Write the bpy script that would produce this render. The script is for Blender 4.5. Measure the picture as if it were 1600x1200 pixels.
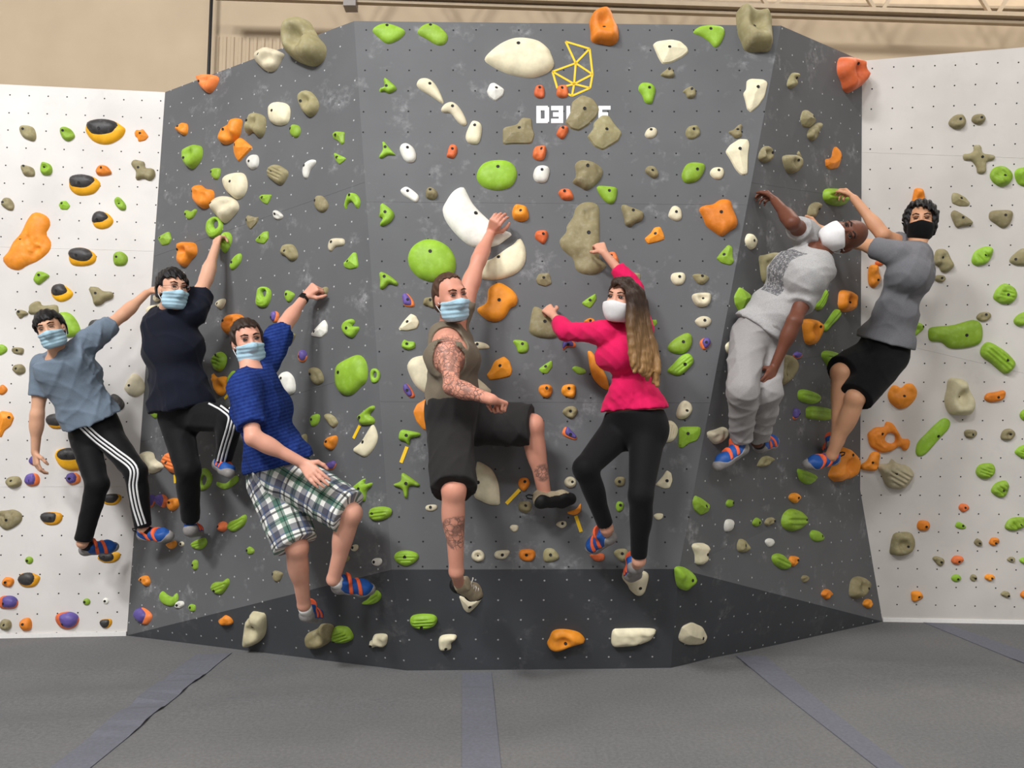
import math
import numpy as np

# ------------------------------------------------------------------ camera model (1600 x 1200)
FPX = 1200.0
PITCH = math.atan(115.0 / FPX)
CAM = np.array([0.0, 0.0, 1.3])
RGT = np.array([1.0, 0.0, 0.0])
FWD = np.array([0.0, math.cos(PITCH), math.sin(PITCH)])
UPV = np.array([0.0, -math.sin(PITCH), math.cos(PITCH)])


def ray(px, py):
    return RGT * ((px - 800.0) / FPX) + UPV * ((600.0 - py) / FPX) + FWD


def at_depth(px, py, t):
    return CAM + ray(px, py) * t


def on_floor(px, py):
    d = ray(px, py)
    return CAM + d * (-CAM[2] / d[2])


def on_plane(px, py, p0, n):
    d = ray(px, py)
    return CAM + d * (np.dot(p0 - CAM, n) / np.dot(d, n))


def to_px(p):
    r = np.asarray(p) - CAM
    t = np.dot(r, FWD)
    return (800 + FPX * np.dot(r, RGT) / t, 600 - FPX * np.dot(r, UPV) / t, t)


def unit(v):
    v = np.asarray(v, float)
    return v / (np.linalg.norm(v) + 1e-12)


# ------------------------------------------------------------------ climbing wall layout (metres)
LB = on_floor(198, 993)
RB = on_floor(1379, 971)
lw_dir = unit([-1.0, -0.09, 0.0])
rw_dir = unit([1.0, -0.09, 0.0])
LW_N = unit(np.cross(lw_dir, [0, 0, 1.0]))
RW_N = unit(np.cross(rw_dir, [0, math.sin(math.radians(-11)), math.cos(math.radians(11))]))
if LW_N[1] > 0: LW_N = -LW_N
if RW_N[1] > 0: RW_N = -RW_N
LT = on_plane(258, 144, LB, LW_N)
RT = on_plane(1347, 95, RB, RW_N)
RM = on_plane(1344, 765, RB, RW_N)
SLAB = math.radians(3.3)
C0 = at_depth(800, 600, 4.7)
C_N = np.array([0.0, -math.cos(SLAB), math.sin(SLAB)])
CTL = on_plane(553, 33, C0, C_N)
CTR = on_plane(1220, 40, C0, C_N)
CBL = on_plane(612, 890, C0, C_N)
CBR = on_plane(1061, 889, C0, C_N)
KBL = on_floor(636, 1048)
KBR = on_floor(1048, 1044)
LFAR = LB + lw_dir * 2.6
RFAR = RB + rw_dir * 2.6


def quad_grid(a, b, c, d, nu, nv):
    """a top-left, b top-right, c bottom-right, d bottom-left -> (verts[nv+1,nu+1,3])"""
    u = np.linspace(0, 1, nu + 1)[None, :, None]
    v = np.linspace(0, 1, nv + 1)[:, None, None]
    return (a * (1 - u) + b * u) * (1 - v) + (d * (1 - u) + c * u) * v


LTF = LT + lw_dir * 2.5
LTF = np.array([LTF[0], LTF[1], LT[2] + 0.02])
RTF = on_plane(1800, 57, RB, RW_N)
# facets: name -> corner quads (top-left, top-right, bottom-right, bottom-left)
FACETS = {
    'wall_left': [(LTF, LT, LB, LFAR)],
    'wall_center_left': [(LT, CTL, CBL, LB)],
    'wall_center': [(CTL, CTR, CBR, CBL)],
    'wall_center_right': [(CTR, RT, RM, CBR)],
    'wall_right_corner': [(CBR, RM, RB, CBR)],
    'wall_right': [(RT, RTF, RFAR, RM), (RM, RFAR, RFAR, RB)],
    'wall_kick_left': [(LB, CBL, KBL, LB)],
    'wall_kick_center': [(CBL, CBR, KBR, KBL)],
    'wall_kick_right': [(CBR, RB, RB, KBR)],
}
_T, _TN = [], []
for _n, _qs in FACETS.items():
    for _q in _qs:
        g = quad_grid(*_q, 8, 8)
        a, b, c, d = g[:-1, :-1], g[:-1, 1:], g[1:, 1:], g[1:, :-1]
        for t3 in ((a, b, c), (a, c, d)):
            m = np.stack(t3, 2).reshape(-1, 3, 3)
            ar = np.linalg.norm(np.cross(m[:, 1] - m[:, 0], m[:, 2] - m[:, 0]), axis=1)
            m = m[ar > 1e-9]
            _T.append(m)
            _TN += [_n] * len(m)
TRI = np.concatenate(_T)
TRI_E1, TRI_E2 = TRI[:, 1] - TRI[:, 0], TRI[:, 2] - TRI[:, 0]
TRI_N = np.cross(TRI_E1, TRI_E2)
TRI_N /= np.linalg.norm(TRI_N, axis=1)[:, None]


def cast(o, d):
    """first wall triangle along o + t d -> (t, point, normal towards -d, facet name) or None"""
    p = np.cross(d[None], TRI_E2)
    det = (TRI_E1 * p).sum(1)
    det = np.where(np.abs(det) < 1e-12, 1e-12, det)
    s = o[None] - TRI[:, 0]
    u = (s * p).sum(1) / det
    q = np.cross(s, TRI_E1)
    v = (q * d[None]).sum(1) / det
    t = (TRI_E2 * q).sum(1) / det
    ok = (u >= -1e-6) & (v >= -1e-6) & (u + v <= 1 + 1e-6) & (t > 1e-4)
    if not ok.any():
        return None
    t = np.where(ok, t, 1e9)
    i = int(t.argmin())
    n = TRI_N[i]
    if np.dot(n, d) > 0:
        n = -n
    return t[i], o + d * t[i], n, _TN[i]


def wall_at(px, py):
    r = cast(CAM, ray(px, py))
    if r is None:
        for dx, dy in ((0, 12), (0, 25), (0, 45), (-15, 20), (15, 20), (-40, 0), (40, 0)):
            r0 = cast(CAM, ray(px + dx, py + dy))
            if r0 is not None:
                n = r0[2]
                p = on_plane(px, py, r0[1], n)
                return np.dot(p - CAM, FWD), p, n, r0[3]
    return r
import bpy
import bmesh
from mathutils import Vector, Matrix
from mathutils.bvhtree import BVHTree
from mathutils.geometry import delaunay_2d_cdt

scene = bpy.context.scene
COL = scene.collection
for o in list(bpy.data.objects):
    bpy.data.objects.remove(o)

# ------------------------------------------------------------------ camera
cam_d = bpy.data.cameras.new('camera')
cam_d.sensor_width = 36.0
cam_d.lens = 36.0 * FPX / 1600.0
cam_o = bpy.data.objects.new('camera', cam_d)
COL.objects.link(cam_o)
cam_o.location = CAM
cam_o.rotation_euler = (math.radians(90) + PITCH, 0, 0)
scene.camera = cam_o

# ------------------------------------------------------------------ view, world, lamps of the hall, added fill lights
scene.view_settings.view_transform = 'Standard'
scene.view_settings.look = 'None'
scene.view_settings.gamma = 1.0
scene.view_settings.use_curve_mapping = False
scene.view_settings.exposure = 0.0
world = bpy.data.worlds.new('world')
scene.world = world
world.use_nodes = True
world.node_tree.nodes['Background'].inputs[0].default_value = (0.97, 0.98, 1.0, 1)
world.node_tree.nodes['Background'].inputs[1].default_value = 0.12


LAMP_C = (0.99, 0.99, 1.0)


def area_lamp(name, loc, target, size, size_y, power, color=(1, 0.96, 0.9), spread=180):
    d = bpy.data.lights.new(name, 'AREA')
    d.shape = 'RECTANGLE'
    d.size, d.size_y, d.energy, d.color = size, size_y, power, color
    d.spread = math.radians(spread)
    o = bpy.data.objects.new(name, d)
    COL.objects.link(o)
    o.location = loc
    o.rotation_euler = (Vector(target) - Vector(loc)).to_track_quat('-Z', 'Y').to_euler()
    return o


area_lamp('hall_or_fill_light', (-5.4, -2.6, 9.2), (0.0, 4.6, 1.0), 1.8, 1.2, 780, LAMP_C)
area_lamp('hall_or_fill_light', (-3.6, -5.6, 9.2), (0.8, 4.6, 1.0), 1.8, 1.2, 600, LAMP_C)
area_lamp('hall_or_fill_light', (1.6, -6.2, 9.2), (1.6, 4.8, 1.0), 2.4, 1.2, 330, LAMP_C)  # added fill from the front, lifts shadows on the lower centre panel
area_lamp('hall_or_fill_light', (6.4, -4.4, 9.2), (4.2, 5.6, 1.0), 2.0, 1.4, 190, LAMP_C)  # weak fill added to lift the right wall
area_lamp('hall_or_fill_light', (5.4, 6.3, 9.2), (5.2, 7.4, 2), 4.0, 0.5, 260, (1, 0.95, 0.88))  # unseen light added behind the climbing wall to brighten the back wall

# ------------------------------------------------------------------ materials


def srgb(r, g, b):
    f = lambda c: (c / 12.92 if c <= 0.04045 else ((c + 0.055) / 1.055) ** 2.4)
    return tuple(f(x / 255.0) for x in (r, g, b)) + (1.0,)


class NT:
    def __init__(self, name, rough=0.6, spec=0.4):
        self.m = bpy.data.materials.new(name)
        self.m.use_nodes = True
        self.n = self.m.node_tree.nodes
        self.l = self.m.node_tree.links
        self.b = self.n['Principled BSDF']
        self.b.inputs['Roughness'].default_value = rough
        self.b.inputs['Specular IOR Level'].default_value = spec

    def node(self, t, **kw):
        n = self.n.new(t)
        for k, v in kw.items():
            if k in n.inputs:
                n.inputs[k].default_value = v
            else:
                setattr(n, k, v)
        return n

    def link(self, a, b):
        self.l.new(a, b)

    def coord(self, out='Object'):
        return self.node('ShaderNodeTexCoord').outputs[out]

    def noise(self, vec, scale, detail=3.0, rough=0.55):
        n = self.node('ShaderNodeTexNoise')
        n.inputs['Scale'].default_value = scale
        n.inputs['Detail'].default_value = detail
        n.inputs['Roughness'].default_value = rough
        if vec is not None:
            self.link(vec, n.inputs['Vector'])
        return n.outputs['Fac']

    def ramp(self, fac, stops):
        r = self.node('ShaderNodeValToRGB')
        e = r.color_ramp.elements
        while len(e) < len(stops):
            e.new(0.5)
        for i, (p, c) in enumerate(stops):
            e[i].position = p
            e[i].color = c if len(c) == 4 else tuple(c) + (1,)
        self.link(fac, r.inputs['Fac'])
        return r.outputs['Color']

    def mix(self, fac, a, b, mode='MIX'):
        m = self.node('ShaderNodeMix', data_type='RGBA', blend_type=mode)
        for sock, v in ((m.inputs[0], fac), (m.inputs[6], a), (m.inputs[7], b)):
            if hasattr(v, 'is_output'):
                self.link(v, sock)
            else:
                sock.default_value = v
        return m.outputs[2]

    def math(self, op, a, b=0.0, c=0.0):
        m = self.node('ShaderNodeMath', operation=op)
        for sock, v in zip(m.inputs, (a, b, c)):
            if hasattr(v, 'is_output'):
                self.link(v, sock)
            else:
                sock.default_value = v
        return m.outputs[0]

    def bump(self, fac, strength=0.3, dist=0.01):
        b = self.node('ShaderNodeBump')
        b.inputs['Strength'].default_value = strength
        b.inputs['Distance'].default_value = dist
        self.link(fac, b.inputs['Height'])
        self.link(b.outputs['Normal'], self.b.inputs['Normal'])

    def base(self, c):
        if hasattr(c, 'is_output'):
            self.link(c, self.b.inputs['Base Color'])
        else:
            self.b.inputs['Base Color'].default_value = c


def plain(name, col, rough=0.6, var=0.12, scale=40, bump=0.15, spec=0.4, metal=0.0):
    t = NT(name, rough, spec)
    v = t.noise(t.coord(), scale)
    lo = tuple(x * (1 - var) for x in col[:3]) + (1,)
    hi = tuple(min(1, x * (1 + var)) for x in col[:3]) + (1,)
    t.base(t.ramp(v, [(0.3, lo), (0.7, hi)]))
    t.b.inputs['Metallic'].default_value = metal
    if bump:
        t.bump(v, bump, 0.003)
    return t.m


def panel_mat(name, col, smudge, amount):
    """painted plywood with fine grit, chalk smudges and grey rub marks"""
    t = NT(name, 0.62, 0.35)
    c = t.coord()
    fine = t.noise(c, 260, 2)
    broad = t.noise(c, 1.3, 3)
    lo = tuple(x * 0.9 for x in col[:3]) + (1,)
    hi = tuple(min(1, x * 1.1) for x in col[:3]) + (1,)
    basec = t.ramp(broad, [(0.3, lo), (0.7, hi)])
    m1 = t.noise(c, 5.0, 4, 0.6)
    m2 = t.noise(c, 22.0, 3, 0.7)
    k = t.math('MULTIPLY', t.ramp(m1, [(0.56, (0, 0, 0)), (0.72, (1, 1, 1))]), t.ramp(m2, [(0.42, (0, 0, 0)), (0.75, (1, 1, 1))]))
    k = t.math('MULTIPLY', k, amount)
    t.base(t.mix(k, basec, smudge))
    t.bump(fine, 0.08, 0.002)
    return t.m


M = {}
M['grey_panel'] = panel_mat('grey_panel_paint', srgb(99, 100, 102), srgb(205, 205, 206), 0.48)
M['shaded_kick_panel'] = panel_mat('shaded_kick_panel_paint', srgb(74, 76, 80), srgb(180, 180, 180), 0.25)  # grey paint darkened: shade of the undercut kick put into the colour
M['white_panel'] = panel_mat('white_panel_paint', srgb(222, 218, 214), srgb(188, 184, 182), 0.25)
M['shaded_white_panel'] = panel_mat('shaded_white_panel_paint', srgb(214, 209, 203), srgb(178, 175, 172), 0.3)  # same white paint as the left wall, toned down because less lit
M['hole_dark'] = plain('bolt_hole_dark', (0.012, 0.012, 0.013, 1), 0.8)
M['hole_metal'] = plain('bolt_hole_metal', srgb(205, 205, 205), 0.35, 0.05, metal=0.3)
M['bolt'] = plain('bolt_black', (0.014, 0.012, 0.012, 1), 0.6)
M['yellow'] = plain('yellow_vinyl', srgb(250, 205, 40), 0.5, 0.04)
M['white_vinyl'] = plain('white_vinyl', srgb(240, 240, 240), 0.5, 0.03)
M['beige'] = plain('beige_wall_paint', srgb(190, 171, 145), 0.8, 0.05, 2.0, 0.02)
M['hall_wall'] = plain('hall_wall_paint', srgb(196, 194, 190), 0.8, 0.05, 2.0, 0.02)
M['beam'] = plain('beam_paint', srgb(176, 158, 134), 0.6, 0.06, 8)
M['post'] = plain('steel_post_paint', srgb(150, 143, 138), 0.6, 0.06, 8)
M['black_pipe'] = plain('black_pipe', (0.01, 0.01, 0.011, 1), 0.5)
M['ceiling'] = plain('ceiling_paint', srgb(150, 145, 138), 0.9, 0.05, 3)
M['trim_white'] = plain('white_trim', srgb(235, 233, 230), 0.5, 0.03)

# carpeted crash mat
t = NT('grey_carpet', 0.95, 0.1)
c = t.coord()
nz = t.noise(c, 320, 3, 0.8)
n2 = t.noise(c, 55, 3, 0.7)
n3 = t.noise(c, 1.1, 3)
cc = t.ramp(nz, [(0.25, srgb(80, 80, 81)), (0.75, srgb(162, 162, 161))])
cc = t.mix(0.32, cc, t.ramp(n2, [(0.35, srgb(72, 73, 74)), (0.65, srgb(142, 142, 143))]))
cc = t.mix(0.3, cc, t.ramp(n3, [(0.35, srgb(106, 107, 108)), (0.65, srgb(132, 129, 127))]))
t.base(cc)
t.bump(nz, 0.5, 0.006)
M['carpet'] = t.m
M['strip'] = plain('seam_strip_fabric', srgb(114, 115, 124), 0.85, 0.1, 60, 0.2, 0.2)

# ------------------------------------------------------------------ object helpers


def new_obj(name, verts, faces, mat=None, parent=None, smooth=False, loc=None, kind=None):
    me = bpy.data.meshes.new(name)
    me.from_pydata([tuple(map(float, v)) for v in verts], [], [tuple(map(int, f)) for f in faces])
    me.validate()
    if mat is not None:
        for m in (mat if isinstance(mat, (list, tuple)) else [mat]):
            me.materials.append(m)
    if smooth:
        me.shade_smooth()
    o = bpy.data.objects.new(name, me)
    COL.objects.link(o)
    if parent is not None:
        o.parent = parent
    if loc is not None:
        o.location = loc
    if kind:
        o['kind'] = kind
    return o


def empty(name, loc=(0, 0, 0), label=None, cat=None, group=None, kind=None):
    o = bpy.data.objects.new(name, None)
    o.empty_display_size = 0.05
    COL.objects.link(o)
    o.location = tuple(loc)
    for k, v in (('label', label), ('category', cat), ('group', group), ('kind', kind)):
        if v:
            o[k] = v
    return o


def tag(o, label, cat, group=None):
    o['label'] = label
    o['category'] = cat
    if group:
        o['group'] = group
    return o


def box_vf(cx, cy, cz, sx, sy, sz):
    v = [(cx + sx * i / 2, cy + sy * j / 2, cz + sz * k / 2) for i in (-1, 1) for j in (-1, 1) for k in (-1, 1)]
    f = [(0, 1, 3, 2), (4, 6, 7, 5), (0, 4, 5, 1), (2, 3, 7, 6), (0, 2, 6, 4), (1, 5, 7, 3)]
    return v, f


class MB:
    """collects simple solids into one mesh"""

    def __init__(self):
        self.v, self.f = [], []

    def add(self, v, f):
        n = len(self.v)
        self.v += [tuple(map(float, x)) for x in v]
        self.f += [tuple(i + n for i in q) for q in f]

    def box(self, *a):
        self.add(*box_vf(*a))

    def prism(self, pts, off):
        """flat polygon pts (3D) extruded by the vector off"""
        n = len(pts)
        p = [np.asarray(x, float) for x in pts]
        self.add(p + [x + off for x in p], [tuple(range(n))[::-1], tuple(range(n, 2 * n))] + [(i, (i + 1) % n, n + (i + 1) % n, n + i) for i in range(n)])

    def bar(self, a, b, w, h, up):
        a, b = np.asarray(a, float), np.asarray(b, float)
        d = unit(b - a)
        s = unit(np.cross(d, up)) * (w / 2)
        u = unit(np.cross(s, d)) * (h / 2)
        v = [p + i * s + j * u for p in (a, b) for i in (-1, 1) for j in (-1, 1)]
        self.add(v, [(0, 1, 3, 2), (4, 6, 7, 5), (0, 4, 5, 1), (2, 3, 7, 6), (0, 2, 6, 4), (1, 5, 7, 3)])

    def tube(self, pts, rad, n=8):
        v, f = tube_vf(pts, rad, n)
        self.add(v, f)

    def build(self, name, mat, parent=None, **kw):
        return new_obj(name, self.v, self.f, mat, parent, **kw)


def tube_vf(pts, rad, n=8):
    pts = [np.asarray(p, float) for p in pts]
    m = len(pts)
    rad = [rad] * m if np.isscalar(rad) else rad
    v, f = [], []
    ref = np.array([0.31, 0.17, 0.93])
    for i, p in enumerate(pts):
        d = unit(pts[min(i + 1, m - 1)] - pts[max(i - 1, 0)])
        a = ref - d * np.dot(ref, d)
        a = unit(a)
        ref = a
        b = np.cross(d, a)
        for k in range(n):
            th = 2 * math.pi * k / n
            v.append(p + (a * math.cos(th) + b * math.sin(th)) * rad[i])
    for i in range(m - 1):
        for k in range(n):
            f.append((i * n + k, i * n + (k + 1) % n, (i + 1) * n + (k + 1) % n, (i + 1) * n + k))
    f.append(tuple(range(n))[::-1])
    f.append(tuple(range((m - 1) * n, m * n)))
    return v, f
# ================================================================== the hall
floor = empty('floor', kind='structure')
NXF, NYF = 150, 130
xs = np.linspace(-9, 9, NXF)
ys = np.linspace(-7, 8.6, NYF)
X, Y = np.meshgrid(xs, ys)
Zf = np.zeros_like(X)
# soft ruckles where the carpet is dragged, away from the wall foot
for (cx, cy, ang, ln, wd, amp) in ((-2.6, 4.3, 0.30, 1.3, 0.10, 0.016), (-2.2, 3.9, 0.38, 1.1, 0.09, 0.014), (-2.9, 4.8, 0.2, 0.9, 0.09, 0.012),
                                   (2.3, 5.0, -0.12, 1.2, 0.10, 0.014), (2.6, 4.6, -0.22, 1.2, 0.1, 0.014), (2.9, 4.2, -0.3, 1.0, 0.1, 0.012), (-1.0, 4.3, 0.1, 0.8, 0.1, 0.01)):
    a = (X - cx) * math.cos(ang) + (Y - cy) * math.sin(ang)
    b = -(X - cx) * math.sin(ang) + (Y - cy) * math.cos(ang) + 0.05 * np.sin(a * 3.1)
    Zf += 1.3 * amp * np.exp(-(a / ln) ** 2) * np.exp(-(b / wd) ** 2)
fv = np.stack([X, Y, Zf], -1).reshape(-1, 3)
ff = [(j * NXF + i, j * NXF + i + 1, (j + 1) * NXF + i + 1, (j + 1) * NXF + i) for j in range(NYF - 1) for i in range(NXF - 1)]
new_obj('carpet', fv, ff, M['carpet'], floor, smooth=True)

# rotated back wall, beige; the hall's other walls and ceiling complete the room
BW_A = np.array([-9.0, 7.05, 0.0])
bw_dir = unit([1.0, 0.062, 0.0])
BW_N = np.array([bw_dir[1], -bw_dir[0], 0.0])
mb = MB()
a, b = BW_A, BW_A + bw_dir * 18.1
mb.prism([a, b, b + [0, 0, 9.6], a + [0, 0, 9.6]], -BW_N * 0.1)
wb = mb.build('wall_back', M['beige'])
wb['kind'] = 'structure'
for nm, bx in (('wall_side_left', (-9.05, 0.5, 4.8, 0.1, 15.2, 9.6)), ('wall_side_right', (9.05, 0.9, 4.8, 0.1, 16.0, 9.6)), ('wall_front', (0, -7.05, 4.8, 18.2, 0.1, 9.6)), ('ceiling', (0, 0.9, 9.65, 18.4, 16.4, 0.1))):
    mb = MB()
    mb.box(*bx)
    o = mb.build(nm, M['ceiling'] if nm == 'ceiling' else M['hall_wall'])
    o['kind'] = 'structure'


def bw(px, py, off=0.0):
    return on_plane(px, py, BW_A + BW_N * off, BW_N)


# ribbed metal siding beside the pole
sid = empty('trim_1', bw(400, 60), kind='structure')
p0, p1 = bw(334, 60), bw(640, 60)
nr = 26
for i in range(nr):
    q = p0 + (p1 - p0) * (i + 0.5) / nr
    mb = MB()
    w = np.linalg.norm(p1 - p0) / nr * 0.55
    mb.prism([q - bw_dir * w / 2 + BW_N * 0.002 - [0, 0, q[2]], q + bw_dir * w / 2 + BW_N * 0.002 - [0, 0, q[2]], q + bw_dir * w / 3 + BW_N * 0.012 - [0, 0, q[2]], q - bw_dir * w / 3 + BW_N * 0.012 - [0, 0, q[2]]], np.array([0, 0, 5.55]))
    o = mb.build('siding_rib', M['beige'], sid)
    o.location = -Vector(sid.location)

# bar joist along the top of the back wall
jst = empty('roof_joist', bw(1000, 20, 0.5), 'long beige steel roof joist with zigzag web running above the climbing wall', 'joist')
JO = -Vector(jst.location)


def jpart(name, mb, mat):
    o = mb.build(name, mat, jst)
    o.location = JO
    return o


def jl(px, py, off=0.45):
    return bw(px, py, off)


mb = MB(); mb.bar(jl(336, -14), jl(1900, 36), 0.10, 0.045, (0, 0, 1)); jpart('lower_chord', mb, M['beam'])
mb = MB(); mb.bar(jl(336, -4, 0.42), jl(1900, 47, 0.42), 0.05, 0.03, (0, 0, 1)); jpart('lower_chord', mb, M['beam'])
mb = MB(); mb.bar(jl(336, -150), jl(1900, -100), 0.10, 0.06, (0, 0, 1)); jpart('upper_chord', mb, M['beam'])
for i, x in enumerate((540, 700, 860, 1030, 1205, 1373, 1553, 1740)):
    yb = -14 + (x - 336) * 0.032
    for sgn in (-1, 1):
        mb = MB(); mb.bar(jl(x + 4 * sgn, yb), jl(x + sgn * 84, yb - 134), 0.035, 0.035, (0, 1, 0)); jpart('web_bar', mb, M['beam'])
mb = MB(); mb.box(0, 0, 0, 0.12, 0.12, 0.13)
o = mb.build('bearing_bracket', M['post'], jst)
o.location = Vector(jl(548, 4, 0.42)) + JO
# shelf edge under the joist (roof ledger)
mb = MB(); mb.bar(bw(300, -10, 0.03), bw(1900, 20, 0.03), 0.06, 0.03, (0, 0, 1))
o = mb.build('trim_2', M['beam']); o['kind'] = 'structure'

pole = MB()
pb = bw(328, 60, 0.12)
pole.tube([[pb[0], pb[1], 0.01], [pb[0], pb[1], 9.55]], 0.016, 10)
tag(pole.build('pipe', M['black_pipe'], smooth=True), 'thin black vertical pipe against the beige back wall', 'pipe')

# ------------------------------------------------------------------ faceted climbing wall
GAP = 0.0005


def patch(q, v0, v1, u0=0.0, u1=1.0, nu=10, nv=8):
    """front grid of part of a facet and a 20 mm plywood edge behind it"""
    a, b, c, d = q
    P = lambda u, v: (a * (1 - u) + b * u) * (1 - v) + (d * (1 - u) + c * u) * v
    g = quad_grid(P(u0, v0), P(u1, v0), P(u1, v1), P(u0, v1), nu, nv)
    W = nu + 1
    n = np.cross(b - a, d - a) if np.linalg.norm(b - a) > 1e-6 else np.cross(c - a, d - a)
    if np.linalg.norm(n) < 1e-9:
        n = np.cross(c - a, d - a)
    n = unit(n)
    if np.dot(n, np.asarray(a) - CAM) < 0:
        n = -n
    v = list(g.reshape(-1, 3))
    f = [(j * W + i, (j + 1) * W + i, (j + 1) * W + i + 1, j * W + i + 1) for j in range(nv) for i in range(nu)]
    rim = [i for i in range(W)] + [j * W + nu for j in range(1, nv + 1)] + [nv * W + i for i in range(nu - 1, -1, -1)] + [j * W for j in range(nv - 1, 0, -1)]
    k = len(v)
    v += [v[i] + n * 0.02 for i in rim]
    m = len(rim)
    f += [(rim[i], rim[(i + 1) % m], k + (i + 1) % m, k + i) for i in range(m)]
    return v, f


def seam_v(q, pts):
    """fraction down a facet where each seam (given by a pixel) lies"""
    out = []
    for (px, py) in pts:
        r = wall_at(px, py)
        a, b, c, d = q
        best, bv = 1e9, 0
        for v in np.linspace(0, 1, 401):
            l0, l1 = a * (1 - v) + d * v, b * (1 - v) + c * v
            s = l1 - l0
            tt = np.clip(np.dot(r[1] - l0, s) / np.dot(s, s), 0, 1)
            e = np.linalg.norm(l0 + s * tt - r[1])
            if e < best:
                best, bv = e, v
        out.append(bv)
    return out


SEAMS = {'wall_left': [(100, 389), (100, 760)], 'wall_center_left': [(500, 310), (480, 610)], 'wall_center': [(800, 317), (800, 628)], 'wall_center_right': [(1270, 300), (1260, 560)], 'wall_right': [(1420, 240), (1500, 560)]}
WALLS = {}
PANEL_MAT = {'wall_left': 'white_panel', 'wall_right': 'shaded_white_panel', 'wall_kick_left': 'shaded_kick_panel', 'wall_kick_center': 'shaded_kick_panel', 'wall_kick_right': 'shaded_kick_panel'}
NICE = {}
for fname, quads in FACETS.items():
    w = empty(fname, kind='structure')
    WALLS[fname] = w
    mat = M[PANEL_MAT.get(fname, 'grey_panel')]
    for qi, q in enumerate(quads):
        cuts = [0.0] + (seam_v(q, SEAMS[fname]) if fname in SEAMS and qi == 0 else []) + [1.0]
        for v0, v1 in zip(cuts[:-1], cuts[1:]):
            e0 = GAP if v0 > 0 else 0
            e1 = GAP if v1 < 1 else 0
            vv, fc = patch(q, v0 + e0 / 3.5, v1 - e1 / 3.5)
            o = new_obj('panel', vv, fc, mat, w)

# bolt-hole grid of every facet (far too many to pick apart): tiny recessed discs
rng = np.random.default_rng(7)


def in_poly(p, poly):
    x, y = p
    c = False
    n = len(poly)
    for i in range(n):
        x0, y0 = poly[i]
        x1, y1 = poly[(i + 1) % n]
        if (y0 > y) != (y1 > y) and x < (x1 - x0) * (y - y0) / (y1 - y0 + 1e-12) + x0:
            c = not c
    return c


GRID = {'wall_left': ((105, 152), 0.140, 'hole_dark'), 'wall_right': ((1428, 104), 0.1475, 'hole_dark'), 'wall_center': ((707.5, 142), 0.1438, 'hole_dark'),
        'wall_center_left': ((430, 400), 0.1355, 'hole_metal'), 'wall_center_right': ((1280, 450), 0.1355, 'hole_metal'), 'wall_right_corner': ((1300, 880), 0.15, 'hole_metal'),
        'wall_kick_center': ((884, 968), 0.1355, 'hole_metal'), 'wall_kick_left': ((430, 980), 0.1355, 'hole_metal'), 'wall_kick_right': ((1200, 980), 0.1355, 'hole_metal')}
for fname, (apx, sp, hm) in GRID.items():
    r = wall_at(*apx)
    o0, n0 = r[1], r[2]
    ax_u = unit(np.cross([0, 0, 1.0], n0))
    ax_v = unit(np.cross(n0, ax_u))
    mb = MB()
    for i in range(-34, 35):
        for j in range(-36, 37):
            p = o0 + ax_u * (i * sp) + ax_v * (j * sp)
            c = cast(p + n0 * 0.4, -n0)
            if c is None or c[3] != fname:
                continue
            x, y, _ = to_px(c[1])
            if not (-60 < x < 1660):
                continue
            n = c[2]
            uu = unit(np.cross([0, 0, 1.0], n))
            v3 = np.cross(n, uu)
            q = c[1] + n * 0.0008
            rr = 0.0058 if hm == 'hole_dark' else 0.0058
            jj = rng.normal(0, 0.0016, 2)
            if hm == 'hole_metal' and rng.random() < 0.12:
                continue
            ring = [q + uu * (rr * math.cos(t) + jj[0]) + v3 * (rr * math.sin(t) + jj[1]) for t in np.linspace(0, 2 * math.pi, 8)[:-1]]
            mb.prism(ring, -n * 0.004)
    if mb.v:
        mb.build('bolt_hole_grid', M[hm], WALLS[fname], kind='stuff')

# white skirting under the pale walls
for nm, p, d, ln in (('baseboard_left', LB, lw_dir, 2.5), ('baseboard_right', RB, rw_dir, 2.6)):
    mb = MB()
    n = unit(np.cross([0, 0, 1.0], d))
    if n[1] > 0: n = -n
    mb.prism([p + n * 0.002, p + d * ln + n * 0.002, p + d * ln + n * 0.014, p + n * 0.014], np.array([0, 0, 0.03]))
    o = mb.build(nm, M['trim_white']); o['kind'] = 'structure'

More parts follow.
